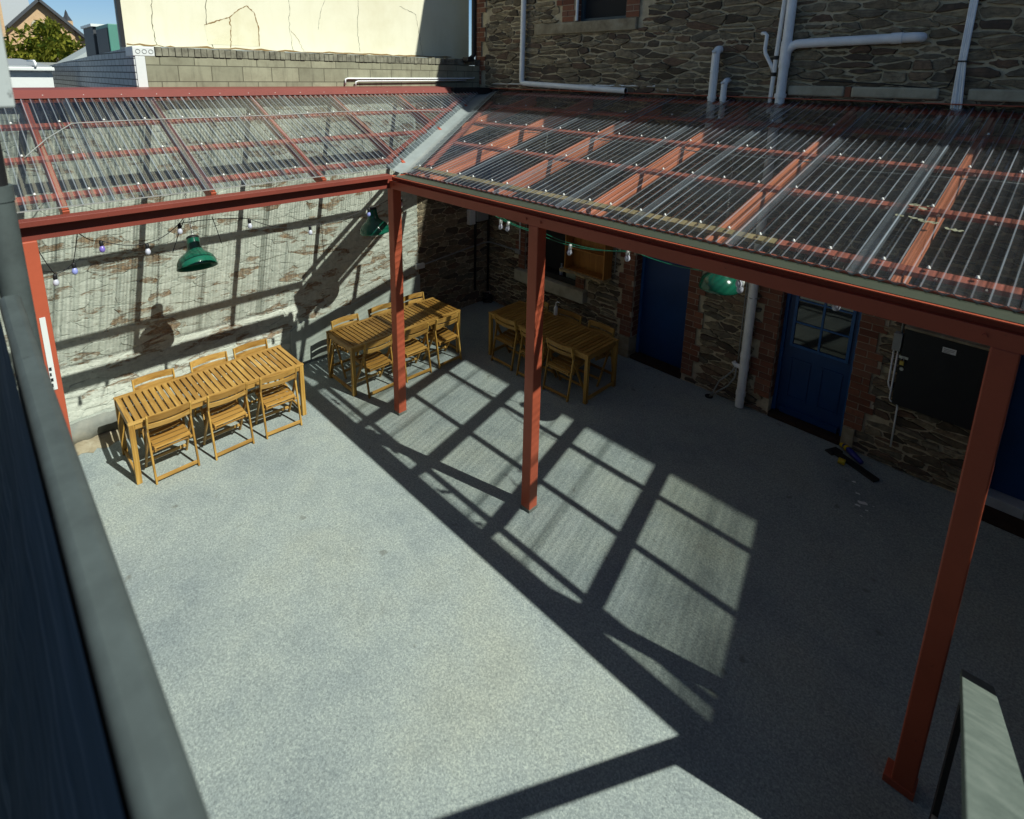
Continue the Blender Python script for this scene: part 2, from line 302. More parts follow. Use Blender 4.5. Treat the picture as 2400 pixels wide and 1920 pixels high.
# ------------------------------------------------------------------ mesh builder
class MB:
    def __init__(s): s.v = []; s.f = []
    def add(s, vs, fs):
        o = len(s.v); s.v += [tuple(p) for p in vs]; s.f += [tuple(i + o for i in f) for f in fs]; return s
    def box(s, x0, x1, y0, y1, z0, z1):
        vs = [(x, y, z) for z in (z0, z1) for y in (y0, y1) for x in (x0, x1)]
        return s.add(vs, [(0, 2, 3, 1), (4, 5, 7, 6), (0, 1, 5, 4), (2, 6, 7, 3), (0, 4, 6, 2), (1, 3, 7, 5)])
    def bar(s, p, q, wd, h, up=(0, 0, 1)):
        """box beam from p to q: wd across, h along up; p and q on its centre line"""
        p, q = Vector(p), Vector(q); d = (q - p).normalized(); a = d.cross(Vector(up)).normalized(); u = a.cross(d)
        vs = [c + a * (sx * wd / 2) + u * (sz * h / 2) for c in (p, q) for sz in (-1, 1) for sx in (-1, 1)]
        return s.add(vs, [(0, 2, 3, 1), (4, 5, 7, 6), (0, 1, 5, 4), (2, 6, 7, 3), (0, 4, 6, 2), (1, 3, 7, 5)])
    def tube(s, pts, r, n=10, caps=True):
        P = [Vector(p) for p in pts]; rs = r if isinstance(r, (list, tuple)) else [r] * len(P)
        a = None; vs = []; fs = []
        for i, p in enumerate(P):
            t = (P[min(i + 1, len(P) - 1)] - P[max(i - 1, 0)]).normalized()
            if a is None: a = t.orthogonal().normalized()
            else:
                a = a - t * a.dot(t)
                a = a.normalized() if a.length > 1e-6 else t.orthogonal().normalized()
            b = t.cross(a)
            for k in range(n):
                g = 2 * math.pi * k / n; vs.append(p + (a * math.cos(g) + b * math.sin(g)) * rs[i])
        for i in range(len(P) - 1):
            for k in range(n):
                k2 = (k + 1) % n; fs.append((i * n + k, i * n + k2, (i + 1) * n + k2, (i + 1) * n + k))
        if caps: fs += [tuple(range(n))[::-1], tuple((len(P) - 1) * n + k for k in range(n))]
        return s.add(vs, fs)
    def lathe(s, prof, c=(0, 0, 0), n=24, caps=True):
        vs = []; fs = []; c = Vector(c)
        for r, z in prof:
            for k in range(n):
                g = 2 * math.pi * k / n; vs.append(c + Vector((r * math.cos(g), r * math.sin(g), z)))
        for i in range(len(prof) - 1):
            for k in range(n):
                k2 = (k + 1) % n; fs.append((i * n + k, i * n + k2, (i + 1) * n + k2, (i + 1) * n + k))
        if caps: fs += [tuple(range(n))[::-1], tuple((len(prof) - 1) * n + k for k in range(n))]
        return s.add(vs, fs)
    def prism(s, poly, vec):
        n = len(poly); P = [Vector(p) for p in poly]; v = Vector(vec)
        fs = [tuple(range(n))[::-1], tuple(range(n, 2 * n))] + [(i, (i + 1) % n, (i + 1) % n + n, i + n) for i in range(n)]
        return s.add(P + [p + v for p in P], fs)
    def build(s, name, mat, parent=None, smooth=False, bevel=0.0, loc=None, recalc=True):
        me = bpy.data.meshes.new(name); me.from_pydata(s.v, [], s.f); me.materials.append(mat)
        if recalc:
            import bmesh
            bm = bmesh.new(); bm.from_mesh(me); bmesh.ops.recalc_face_normals(bm, faces=bm.faces); bm.to_mesh(me); bm.free()
        if smooth:
            for p in me.polygons: p.use_smooth = True
        o = bpy.data.objects.new(name, me); COL.objects.link(o)
        if parent: o.parent = parent
        if loc: o.location = loc
        if bevel:
            md = o.modifiers.new('bevel', 'BEVEL'); md.width = bevel; md.segments = 2; md.limit_method = 'ANGLE'; md.angle_limit = R(40)
        if smooth == 'auto':
            me.set_sharp_from_angle(angle=R(38))
        return o

def thing(name, label, cat, loc=(0, 0, 0), rz=0.0, group=None):
    o = bpy.data.objects.new(name, None); COL.objects.link(o); o.location = loc; o.rotation_euler = (0, 0, rz); o.empty_display_size = 0.1
    return tag(o, label, cat, group)
def tag(o, label, cat, group=None):
    o['label'] = label; o['category'] = cat
    if group: o['group'] = group
    return o
def struct(o): o['kind'] = 'structure'; return o
def dup(root, loc, rz, label, group=None):
    r = root.copy(); COL.objects.link(r); r.location = loc; r.rotation_euler = (0, 0, rz); r['label'] = label
    if group: r['group'] = group
    for ch in root.children:
        c = ch.copy(); COL.objects.link(c); c.parent = r
        for g in ch.children:
            d = g.copy(); COL.objects.link(d); d.parent = c
    return r

# ------------------------------------------------------------------ masonry
def clip(poly, a, b, c):           # keep a*u + b*v <= c
    out = []
    for i, p in enumerate(poly):
        q = poly[(i + 1) % len(poly)]; dp = a * p[0] + b * p[1] - c; dq = a * q[0] + b * q[1] - c
        if dp <= 0: out.append(p)
        if dp * dq < 0:
            t = dp / (dp - dq); out.append((p[0] + (q[0] - p[0]) * t, p[1] + (q[1] - p[1]) * t))
    return out
def rubble(u0, u1, v0, v1, holes, du, dv, to3, gap=(0.006, 0.014), proud=(0.008, 0.026), rnd=None, drop=0.18):
    rnd = rnd or random.Random(5); K = du / dv
    seeds = {}; nu = int((u1 - u0) / du) + 3; nv = int((v1 - v0) / dv) + 3
    for j in range(-1, nv):
        off = rnd.random() * du
        for i in range(-1, nu):
            if rnd.random() < drop: continue
            seeds[(i, j)] = (u0 + (i + rnd.uniform(-0.32, 0.32)) * du + off, v0 + (j + 0.5 + rnd.uniform(-0.36, 0.36)) * dv)
    mb = MB()
    for (i, j), s in seeds.items():
        if not (u0 - du < s[0] < u1 + du and v0 - dv < s[1] < v1 + dv): continue
        poly = [(max(u0, s[0] - 1.6 * du), max(v0, s[1] - 2 * dv)), (min(u1, s[0] + 1.6 * du), max(v0, s[1] - 2 * dv)), (min(u1, s[0] + 1.6 * du), min(v1, s[1] + 2 * dv)), (max(u0, s[0] - 1.6 * du), min(v1, s[1] + 2 * dv))]
        if poly[0][0] >= poly[1][0] or poly[0][1] >= poly[2][1]: continue
        for di in range(-3, 4):
            for dj in range(-3, 4):
                t = seeds.get((i + di, j + dj))
                if t is None or (di == 0 and dj == 0) or len(poly) < 3: continue
                a, b = t[0] - s[0], (t[1] - s[1]) * K * K
                c = a * (s[0] + t[0]) / 2 + b * (s[1] + t[1]) / 2
                poly = clip(poly, a, b, c)
        for (a0, a1, b0, b1) in holes:
            if len(poly) < 3: break
            if max(p[0] for p in poly) <= a0 or min(p[0] for p in poly) >= a1 or max(p[1] for p in poly) <= b0 or min(p[1] for p in poly) >= b1: continue
            cu = sum(p[0] for p in poly) / len(poly); cv = sum(p[1] for p in poly) / len(poly)
            opts = [(a0 - cu, (1, 0, a0)), (cu - a1, (-1, 0, -a1)), (b0 - cv, (0, 1, b0)), (cv - b1, (0, -1, -b1))]
            d, h = max(opts)
            poly = clip(poly, *h) if d > 0 else []
        if len(poly) < 3: continue
        cu = sum(p[0] for p in poly) / len(poly); cv = sum(p[1] for p in poly) / len(poly)
        wu = max(p[0] for p in poly) - min(p[0] for p in poly); wv = max(p[1] for p in poly) - min(p[1] for p in poly)
        if wu < 0.05 or wv < 0.035: continue
        g = rnd.uniform(*gap); fu, fv = max(0.3, 1 - 2 * g / wu), max(0.3, 1 - 2 * g / wv)
        poly = [(cu + (p[0] - cu) * fu, cv + (p[1] - cv) * fv) for p in poly]
        ch = []                                       # corner cutting
        for k, p in enumerate(poly):
            q = poly[(k + 1) % len(poly)]; l = math.hypot(q[0] - p[0], q[1] - p[1])
            ts = (0.10, 0.36, 0.64, 0.90) if l > 0.12 else ((0.14, 0.5, 0.86) if l > 0.05 else (0.3, 0.7))
            for t in ts:
                jj = 0.0085
                ch.append((p[0] + (q[0] - p[0]) * t + rnd.uniform(-jj, jj), p[1] + (q[1] - p[1]) * t + rnd.uniform(-jj, jj)))
        h = rnd.uniform(*proud); n = len(ch); tilt = rnd.uniform(-0.05, 0.05); tl2 = rnd.uniform(-0.06, 0.06)
        hh = lambda p, k=1.0: max(0.002, (h + tilt * (p[0] - cu) + tl2 * (p[1] - cv)) * k)
        iu, iv = max(0.5, 1 - 0.016 / wu), max(0.5, 1 - 0.016 / wv)
        top = [(cu + (p[0] - cu) * iu, cv + (p[1] - cv) * iv) for p in ch]
        vs = [to3(p[0], p[1], -0.01) for p in ch] + [to3(p[0], p[1], hh(p, 0.62)) for p in ch] + [to3(p[0], p[1], hh(p) + rnd.uniform(-0.002, 0.002)) for p in top] + [to3(cu, cv, h + rnd.uniform(0, 0.004))]
        fs = []
        for k in range(n):
            k2 = (k + 1) % n
            fs += [(k, k2, n + k2, n + k), (n + k, n + k2, 2 * n + k2, 2 * n + k), (2 * n + k, 2 * n + k2, 3 * n)]
        mb.add(vs, fs)
    return mb

def brick_pier(parent, name, x0, x1, z0, z1, tl=0.0, tr=0.0, yf=-0.034, ret=None):
    """brick panel on the y=0 face, toothed by tl / tr on alternate four-course blocks; ret = depth of the return into an opening, on side 'L' or 'R'"""
    rnd = random.Random(int(x0 * 997) + 3); mo = MB(); bk = MB(); ph = 0.086; k = 0; z = z0
    while z < z1 - 0.02:
        zz = min(z + ph, z1); blk = (k // 3) % 2
        a, b_ = x0 - tl * blk, x1 + tr * blk
        mo.box(a, b_, yf + 0.007, 0.0, z, zz)
        x = a - (0.12 if k % 2 else 0.0)
        while x < b_ - 0.02:
            xa, xb = max(a, x + 0.006), min(b_, x + 0.234)
            if xb - xa > 0.03: bk.box(xa, xb, yf + rnd.uniform(-0.003, 0.003), yf + 0.012, z + 0.006, zz - 0.005)
            x += 0.24
        if ret:
            side, dep = ret; xr = x0 if side == 'L' else x1; sg = -1 if side == 'L' else 1
            y = 0.02 - (0.12 if k % 2 else 0.0)
            mo.box(*sorted((xr, xr + sg * 0.004)), 0.0, dep, z, zz)
            while y < dep - 0.03:
                ya, yb = max(0.0, y + 0.006), min(dep, y + 0.234)
                if yb - ya > 0.03: bk.box(*sorted((xr + sg * 0.002, xr + sg * 0.009)), ya, yb, z + 0.006, zz - 0.005)
                y += 0.24
        z += ph; k += 1
    o = mo.build(name, M['bmortar'], parent)
    bk.build('brick', M['brick'], o)
    return o

# ------------------------------------------------------------------ ground
struct(MB().add([(-300, -300, -0.03), (300, -300, -0.03), (300, 300, -0.03), (-300, 300, -0.03)], [(0, 1, 2, 3)]).build('ground', M['asphalt']))
struct(MB().add([(-0.2, -9.4, 0), (9.7, -9.4, 0), (9.7, 0.45, 0), (-0.2, 0.45, 0)], [(0, 1, 2, 3)]).build('courtyard_floor', M['floor']))

# ------------------------------------------------------------------ stone building (face y = 0)
bld = thing('stone_building', 'tall dark rubble stone building with blue doors and a servery window', 'building')
XL, XR, HB = -0.37, 17.0, 8.95
OPEN = [(3.35, 4.25, 0.0, 2.12), (5.51, 6.385, 0.0, 2.12), (7.72, 8.62, 0.0, 2.12), (1.02, 2.22, 0.90, 2.1), (1.97, 2.90, 5.26, 6.75), (4.55, 5.45, 5.9, 7.3), (7.3, 8.2, 5.9, 7.3)]
def walled(x0, x1, z0, z1, holes, y, depth):
    xs = sorted({x0, x1, *[h[0] for h in holes], *[h[1] for h in holes]}); zs = sorted({z0, z1, *[h[2] for h in holes], *[h[3] for h in holes]})
    mb = MB()
    for i in range(len(xs) - 1):
        for j in range(len(zs) - 1):
            cx, cz = (xs[i] + xs[i + 1]) / 2, (zs[j] + zs[j + 1]) / 2
            if any(h[0] < cx < h[1] and h[2] < cz < h[3] for h in holes): continue
            mb.add([(xs[i], y, zs[j]), (xs[i + 1], y, zs[j]), (xs[i + 1], y, zs[j + 1]), (xs[i], y, zs[j + 1])], [(0, 1, 2, 3)])
    for a, b, c, d in holes:
        e = y + depth
        mb.add([(a, y, c), (a, e, c), (a, e, d), (a, y, d)], [(0, 1, 2, 3)]); mb.add([(b, y, c), (b, e, c), (b, e, d), (b, y, d)], [(0, 1, 2, 3)])
        mb.add([(a, y, d), (b, y, d), (b, e, d), (a, e, d)], [(0, 1, 2, 3)])
        if c > 0.01: mb.add([(a, y, c), (b, y, c), (b, e, c), (a, e, c)], [(0, 1, 2, 3)])
    return mb
wb = walled(XL, XR, 0, HB, OPEN, 0.0, 0.42)
wb.add([(XL, 0, 0), (XL, 7, 0), (XL, 7, HB), (XL, 0, HB)], [(0, 1, 2, 3)]); wb.add([(XR, 0, 0), (XR, 7, 0), (XR, 7, HB), (XR, 0, HB)], [(0, 1, 2, 3)])
wb.add([(XL, 7, 0), (XR, 7, 0), (XR, 7, HB), (XL, 7, HB)], [(0, 1, 2, 3)])
wall_b = wb.build('wall', M['mortar'], bld, recalc=False)
excl = OPEN + [(3.10, 3.35, 0, 2.2), (4.25, 4.48, 0.1, 2.2), (5.29, 5.51, 0.3, 2.2), (6.385, 6.60, 0.3, 2.2), (0.85, 2.46, 0.68, 0.90), (2.22, 2.46, 0.9, 1.25), (1.10, 3.10, 5.08, 5.26), (1.62, 1.97, 5.26, 6.9), (2.90, 3.25, 5.26, 6.9), (XL, -0.13, 4.0, HB), (0.84, 1.02, 0.9, 2.1)]
st = rubble(XL, 11.0, 0.0, 8.9, excl, 0.215, 0.070, lambda u, v, d: (u, -0.003 - d, v), rnd=random.Random(21), gap=(0.005, 0.021), proud=(0.004, 0.038), drop=0.33)
st.build('stonework', M['stone'], wall_b)
MB().box(XL - 0.1, XR + 0.1, -0.0, 7.1, HB + 0.003, HB + 0.12).build('roof', M['slate'], bld)
brick_pier(bld, 'brick_pier', 3.15, 3.35, 0.36, 2.15, tl=0.07, ret=('R', 0.19))
MB().box(3.14, 3.352, -0.05, 0.19, 0.0, 0.355).build('plinth_stone', M['ledge'], bld, bevel=0.012)
brick_pier(bld, 'brick_pier', 4.25, 4.42, 0.12, 2.15, tr=0.085, ret=('L', 0.19))
brick_pier(bld, 'brick_pier', 5.31, 5.51, 0.25, 2.15, tl=0.085, ret=('R', 0.14))
brick_pier(bld, 'brick_pier', 6.385, 6.58, 0.30, 2.15, tr=0.08, ret=('L', 0.14))
MB().box(6.388, 6.52, -0.045, 0.0, 0.0, 0.295).build('plinth_stone', M['ledge'], bld, bevel=0.012)
brick_pier(bld, 'brick_pier', 0.86, 1.02, 0.90, 2.1, tl=0.08, ret=('R', 0.2))
brick_pier(bld, 'brick_pier', 2.22, 2.40, 0.895, 1.27, tr=0.06, ret=('L', 0.2))
brick_pier(bld, 'brick_quoin', XL - 0.01, -0.22, 4.25, 8.9, tr=0.11)
brick_pier(bld, 'brick_pier', 1.70, 1.97, 5.262, 6.9, tl=0.12, ret=('R', 0.15))
brick_pier(bld, 'brick_pier', 2.90, 3.12, 5.262, 6.9, tr=0.12, ret=('L', 0.15))
# sills
MB().box(0.85, 2.46, -0.13, 0.05, 0.675, 0.892).build('window_sill', M['sill'], bld, bevel=0.012)
MB().box(1.12, 3.10, -0.06, 0.05, 5.085, 5.257).build('window_sill', M['ledge'], bld, bevel=0.015)
for a, b_ in ((5.26, 5.86), (5.93, 6.72), (6.95, 7.95)):
    MB().box(a, b_, -0.05, 0.0, 4.225, 4.345).build('stone_band', M['sill'], bld, bevel=0.02)
MB().box(5.87, 5.925, -0.04, 0.0, 4.23, 4.34).build('brick_infill', M['brick'], bld)
# doors
def door(x0, x1, yl, z0, glazed, mat, fr):
    d = MB().box(x0 + 0.05, x1 - 0.05, yl, yl + 0.045, z0, 2.07)
    dd = d.build('door', mat, bld, bevel=0.003)
    MB().box(x0, x0 + 0.048, yl - 0.03, yl + 0.07, 0.0, 2.12).box(x1 - 0.048, x1, yl - 0.03, yl + 0.07, 0.0, 2.12).box(x0 + 0.048, x1 - 0.048, yl - 0.03, yl + 0.07, 2.073, 2.12).build('door_frame', fr, dd, bevel=0.003)
    if glazed:
        xa, xb, za, zb = x0 + 0.15, x1 - 0.12, 1.06, 1.98
        MB().box(xa, xb, yl - 0.006, yl - 0.002, za, zb).build('pane', M['glass'], dd)
        g = MB().box(xa - 0.035, xb + 0.035, yl - 0.025, yl - 0.001, za - 0.035, za).box(xa - 0.035, xb + 0.035, yl - 0.025, yl - 0.001, zb, zb + 0.035).box(xa - 0.035, xa, yl - 0.025, yl - 0.001, za, zb).box(xb, xb + 0.035, yl - 0.025, yl - 0.001, za, zb)
        xm = (xa + xb) / 2; g.box(xm - 0.012, xm + 0.012, yl - 0.022, yl - 0.004, za, zb)
        for zq in (za + (zb - za) / 3, za + 2 * (zb - za) / 3): g.box(xa, xm - 0.012, yl - 0.02, yl - 0.004, zq - 0.01, zq + 0.01).box(xm + 0.012, xb, yl - 0.02, yl - 0.004, zq - 0.01, zq + 0.01)
        g.build('glazing_bar', M['bluefr'], dd)
        p = MB()
        for (pa, pb) in ((xa, xm - 0.06), (xm + 0.06, xb)):
            p.box(pa, pa + 0.02, yl - 0.012, yl - 0.001, 0.3, 0.86).box(pb - 0.02, pb, yl - 0.012, yl - 0.001, 0.3, 0.86).box(pa + 0.02, pb - 0.02, yl - 0.012, yl - 0.001, 0.3, 0.32).box(pa + 0.02, pb - 0.02, yl - 0.012, yl - 0.001, 0.84, 0.86)
        p.build('moulding', M['blue'], dd)
        MB().box(xa - 0.04, xb + 0.04, yl - 0.05, yl - 0.001, z0 + 0.01, z0 + 0.09).build('weather_bar', M['blue'], dd)
    return dd
door(3.35, 4.25, 0.20, 0.05, False, M['blue'], M['bluefr'])
door(5.51, 6.385, 0.15, 0.06, True, M['blue'], M['bluefr'])
door(7.72, 8.62, 0.17, 0.13, False, M['blue'], M['bluefr'])
MB().box(3.36, 4.24, -0.015, 0.42, 0.0, 0.045).build('door_step', M['tilebrick'], bld, bevel=0.004)
MB().box(5.52, 6.375, -0.02, 0.42, 0.0, 0.055).build('door_step', M['tilebrick'], bld, bevel=0.004)
stp = MB().box(7.73, 8.06, 0.0, 0.42, 0.0, 0.125).box(8.066, 8.61, 0.0, 0.42, 0.0, 0.125); stp.build('door_step', M['step'], bld, bevel=0.004)
MB().box(7.66, 8.70, -0.30, -0.002, 0.0, 0.02).build('threshold_slab', M['tilebrick'], bld, bevel=0.004)
# servery window interior and upper windows
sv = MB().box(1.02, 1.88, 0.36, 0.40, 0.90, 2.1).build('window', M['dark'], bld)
MB().box(1.02, 2.22, 0.02, 0.40, 0.902, 0.935).box(1.45, 2.22, -0.02, 0.02, 0.902, 1.0).build('counter', M['black'], sv, bevel=0.004)
MB().box(1.89, 2.10, 0.12, 0.40, 0.937, 2.1).build('pillar', m_paint('pale_green_plaster', (0.34, 0.37, 0.29), 0.8, 0.3, 4), sv)
for (a, b_, c, d) in OPEN[4:]:
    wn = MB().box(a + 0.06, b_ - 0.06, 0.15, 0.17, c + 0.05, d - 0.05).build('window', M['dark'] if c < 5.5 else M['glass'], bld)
    fr = MB().box(a, a + 0.06, 0.10, 0.2, c, d).box(b_ - 0.06, b_, 0.10, 0.2, c, d).box(a + 0.06, b_ - 0.06, 0.10, 0.2, c, c + 0.05).box(a + 0.06, b_ - 0.06, 0.10, 0.2, d - 0.05, d).box((a + 0.06), b_ - 0.06, 0.12, 0.18, (c + d) / 2 - 0.025, (c + d) / 2 + 0.025)
    fr.build('window_frame', m_paint('slate_blue_frame', (0.05, 0.075, 0.09), 0.5, 0.2, 6) if c < 5.5 else M['white'], wn, bevel=0.004)
MB().tube([(1.99, -0.02, 5.275), (1.99, -0.02, 6.7)], 0.022).build('conduit', M['pvc'], bld, smooth='auto')

# ------------------------------------------------------------------ limewashed boundary wall (face x = 0)
bw = thing('boundary_wall', 'limewashed rubble wall with flaking brown stones along the tables', 'wall')
b0 = MB().box(-0.30, 0.0, -9.4, -0.001, 0, 4.06)
wa = b0.build('wall', M['washm'], bw)
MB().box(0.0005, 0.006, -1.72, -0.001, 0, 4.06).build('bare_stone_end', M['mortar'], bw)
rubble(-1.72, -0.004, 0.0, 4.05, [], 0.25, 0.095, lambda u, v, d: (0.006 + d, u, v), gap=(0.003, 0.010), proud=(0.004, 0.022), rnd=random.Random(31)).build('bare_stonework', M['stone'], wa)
rubble(-9.4, -1.72, 0.0, 4.05, [(-4.12, -1.72, 0, 0.55), (-9.4, -5.55, 0, 0.27)], 0.26, 0.10, lambda u, v, d: (0.002 + d, u, v), gap=(0.0, 0.0018), proud=(0.0005, 0.0065), rnd=random.Random(8)).build('stonework', M['wash'], wa)
poly = [(0.0, -4.13, 0.0), (0.0, -1.70, 0.0), (0.0, -1.70, 0.93)]
rndp = random.Random(3)
for k in range(1, 12): poly.append((0.0, -1.70 - 2.43 * k / 12, 0.93 - 0.28 * k / 12 + rndp.uniform(-0.03, 0.03)))
poly.append((0.0, -4.13, 0.60))
MB().prism(poly, (0.028, 0, 0)).build('render_patch', M['rend'], bw, bevel=0.006)
pl = [(0.0, 0.0), (0.085, 0.0), (0.08, 0.20), (0.06, 0.25), (0.0, 0.27)]
n = 60; vs = []
for k in range(n + 1):
    y = -9.4 + (9.4 - 5.5) * k / n
    for i, (x, z) in enumerate(pl): vs.append((x + (rndp.uniform(-0.012, 0.012) if i else 0), y, z + (rndp.uniform(-0.012, 0.012) if i > 1 else 0)))
fs = [(k * 5 + i, k * 5 + i + 1, k * 5 + i + 6, k * 5 + i + 5) for k in range(n) for i in range(4)] + [tuple(n * 5 + i for i in range(5))]
MB().add(vs, fs).build('plinth', M['rend_dark'], bw, smooth=True)
vs = []; n = 50
for k in range(n + 1):
    y = -8.2 + 2.6 * k / n
    for x, z in ((0.07, 0.045 + rndp.uniform(-0.01, 0.01)), (0.19 + rndp.uniform(-0.02, 0.02), 0.03 + rndp.uniform(-0.006, 0.006)), (0.32 + rndp.uniform(-0.05, 0.05), 0.004)): vs.append((x, y, z))
MB().add(vs, [(k * 3 + i, k * 3 + i + 1, k * 3 + i + 4, k * 3 + i + 3) for k in range(n) for i in range(2)]).build('mortar_apron', M['ledge'], bw, smooth=True)
# ------------------------------------------------------------------ neighbour wall closing the roofed arm on the far side
nw = MB()
nw.prism([(9.56, 0.0, 0.0), (9.56, -3.72, 0.0), (9.56, -3.72, 3.16), (9.56, -0.0, 4.14)], (0.2, 0, 0))
tag(nw.build('side_wall', M['wash']), 'plain whitewashed side wall closing the far end of the roofed arm', 'wall')

# unseen buildings added round the yard to hold back sky light
t = thing('rear_sky_screen', 'unseen dark block added behind the balcony to cut sky light', 'building')
MB().box(-2.0, 13.0, -16.0, -9.45, 0.0, 4.2).build('wall', M['asphalt'], t)
MB().box(-2.2, 13.2, -16.2, -9.3, 4.203, 4.35).build('roof', M['slate'], t)
t = thing('side_sky_screen', 'unseen low dark block added beyond the side wall to cut sky light', 'building')
MB().box(13.2, 20.0, -16.0, -0.2, 0.0, 6.6).build('wall', M['asphalt'], t)
MB().box(13.15, 20.1, -16.1, -0.1, 6.603, 6.7).build('roof', M['slate'], t)

# ------------------------------------------------------------------ pergola
ZR = lambda y: 4.165 + 0.262 * y
ZL = lambda x: 4.165 - 0.4318 * x
VK = 1.648                                       # valley: y = -VK * x
pg = thing('pergola', 'red steel pergola with clear corrugated roof sheets over two sides', 'pergola')
XE = 9.80; YE = -7.75
def sheet(cols, zf, amp, ridge, along):
    """cols: list of (c, start, end): c across the corrugation, sheet runs start..end; along 'y' or 'x'"""
    mb = MB(); ns = 6; vs = []; fs = []
    for c, s, e in cols:
        wv = amp * math.sin(2 * math.pi * c / ridge)
        for k in range(ns + 1):
            t = s + (e - s) * k / ns
            vs.append((c, t, zf(t) + wv) if along == 'y' else (t, c, zf(t) + wv))
    for i in range(len(cols) - 1):
        for k in range(ns): fs.append((i * (ns + 1) + k, (i + 1) * (ns + 1) + k, (i + 1) * (ns + 1) + k + 1, i * (ns + 1) + k + 1))
    return mb.add(vs, fs)
RG = 0.076; AM = 0.0085; stp_ = RG / 10
cols = []; x = 0.13
while x < XE: cols.append((x, -0.0, max(-3.50, -VK * (x - 0.12)) if x < 2.3 else -3.50)); x += stp_
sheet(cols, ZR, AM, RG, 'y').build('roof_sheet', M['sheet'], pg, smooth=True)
cols = []; y = YE
while y < -0.22: cols.append((y, 0.02, min(2.02, (-y - 0.2) / VK))); y += stp_
sheet(cols, ZL, AM, RG, 'x').build('roof_sheet', M['sheety'], pg, smooth=True)
# overlapped strips where two sheets lap
for xl in (2.95, 3.75, 4.55, 5.35, 6.15, 6.95, 7.75):
    cc = [(xl + stp_ * k, -0.0, -3.50) for k in range(12)]
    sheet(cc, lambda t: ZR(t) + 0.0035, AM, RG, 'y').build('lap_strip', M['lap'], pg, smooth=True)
for yl in (-4.1, -4.9, -5.7, -6.5):
    cc = [(yl + stp_ * k, 0.02, 2.02) for k in range(11)]
    sheet(cc, lambda t: ZL(t) + 0.0035, AM, RG, 'x').build('lap_strip', M['lapy'], pg, smooth=True)
# purlins (battens under the sheet)
def screw_at(par, x, y, z):
    global _scr
    if _scr is None: _scr = MB().lathe([(0.004, 0.0), (0.012, 0.001), (0.012, 0.005), (0.007, 0.010), (0.007, 0.016), (0.002, 0.018)], n=8).build('screw', M['screw'], par, smooth=True); o = _scr
    else: o = _scr.copy(); COL.objects.link(o); o.parent = par
    o.location = (x, y, z + 0.009)
_scr = None
PT = 0.034
ridge_x = lambda x: (round(x / RG - 0.25) + 0.25) * RG
for y, mat, x1 in ((-0.12, 'red', XE), (-0.82, 'redroof', XE), (-1.62, 'redroof', XE), (-2.42, 'redroof', XE)):
    xs = -y / VK + 0.42
    o = MB().bar((xs, y, ZR(y) - 0.012 - PT / 2), (x1, y, ZR(y) - 0.012 - PT / 2), 0.075, PT, (0, -0.262, 1)).build('purlin', M[mat], pg, bevel=0.003)
    if y < -0.5:
        xx = xs + 0.15
        while xx < 8.3: screw_at(o, ridge_x(xx), y, ZR(y)); xx += 0.30 if y < -1 else 0.62
y = -3.28
for a, b_, mat in ((2.12, 6.44, 'tan'), (6.45, XE, 'redroof')):
    o = MB().bar((a, y, ZR(y) - 0.012 - PT / 2), (b_, y, ZR(y) - 0.012 - PT / 2), 0.075, PT, (0, -0.262, 1)).build('purlin', M[mat], pg, bevel=0.003)
    xx = a + 0.08
    while xx < min(b_, 8.2): screw_at(o, ridge_x(xx), y, ZR(y)); xx += 0.26
for x in (0.08, 0.63, 1.22, 1.82):
    ye = -VK * x - 0.42
    o = MB().bar((x, YE, ZL(x) - 0.012 - PT / 2), (x, ye, ZL(x) - 0.012 - PT / 2), 0.075, PT, (0.43, 0, 1)).build('purlin', M['redroof'], pg, bevel=0.003)
    if x > 0.3:
        yy = -7.0
        while yy < ye - 0.1: screw_at(o, x, ridge_x(yy), ZL(x)); yy += 0.38
# rafters
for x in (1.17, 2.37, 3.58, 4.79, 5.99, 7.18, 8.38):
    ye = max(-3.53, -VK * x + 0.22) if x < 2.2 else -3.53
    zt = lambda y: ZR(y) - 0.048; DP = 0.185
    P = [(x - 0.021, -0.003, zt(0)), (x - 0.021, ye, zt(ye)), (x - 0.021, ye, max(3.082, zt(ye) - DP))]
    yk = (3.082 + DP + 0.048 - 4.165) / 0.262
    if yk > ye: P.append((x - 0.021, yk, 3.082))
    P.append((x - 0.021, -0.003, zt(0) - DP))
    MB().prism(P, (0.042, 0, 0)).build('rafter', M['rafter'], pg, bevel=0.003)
for y in (-1.0, -2.1, -3.26, -4.44, -5.62, -6.8):
    xe = min(1.985, -y / VK - 0.14)
    dz = -0.012 - PT - 0.002 - 0.06
    MB().bar((0.035, y, ZL(0.035) + dz), (xe, y, ZL(xe) + dz), 0.05, 0.12, (0, 0, 1)).build('rafter', M['red'], pg, bevel=0.003)
va, vb = Vector((0.06, -0.10, 4.0)), Vector((2.10, -3.46, 3.12))
MB().bar(va, vb, 0.06, 0.17).build('valley_rafter', M['red'], pg, bevel=0.003)
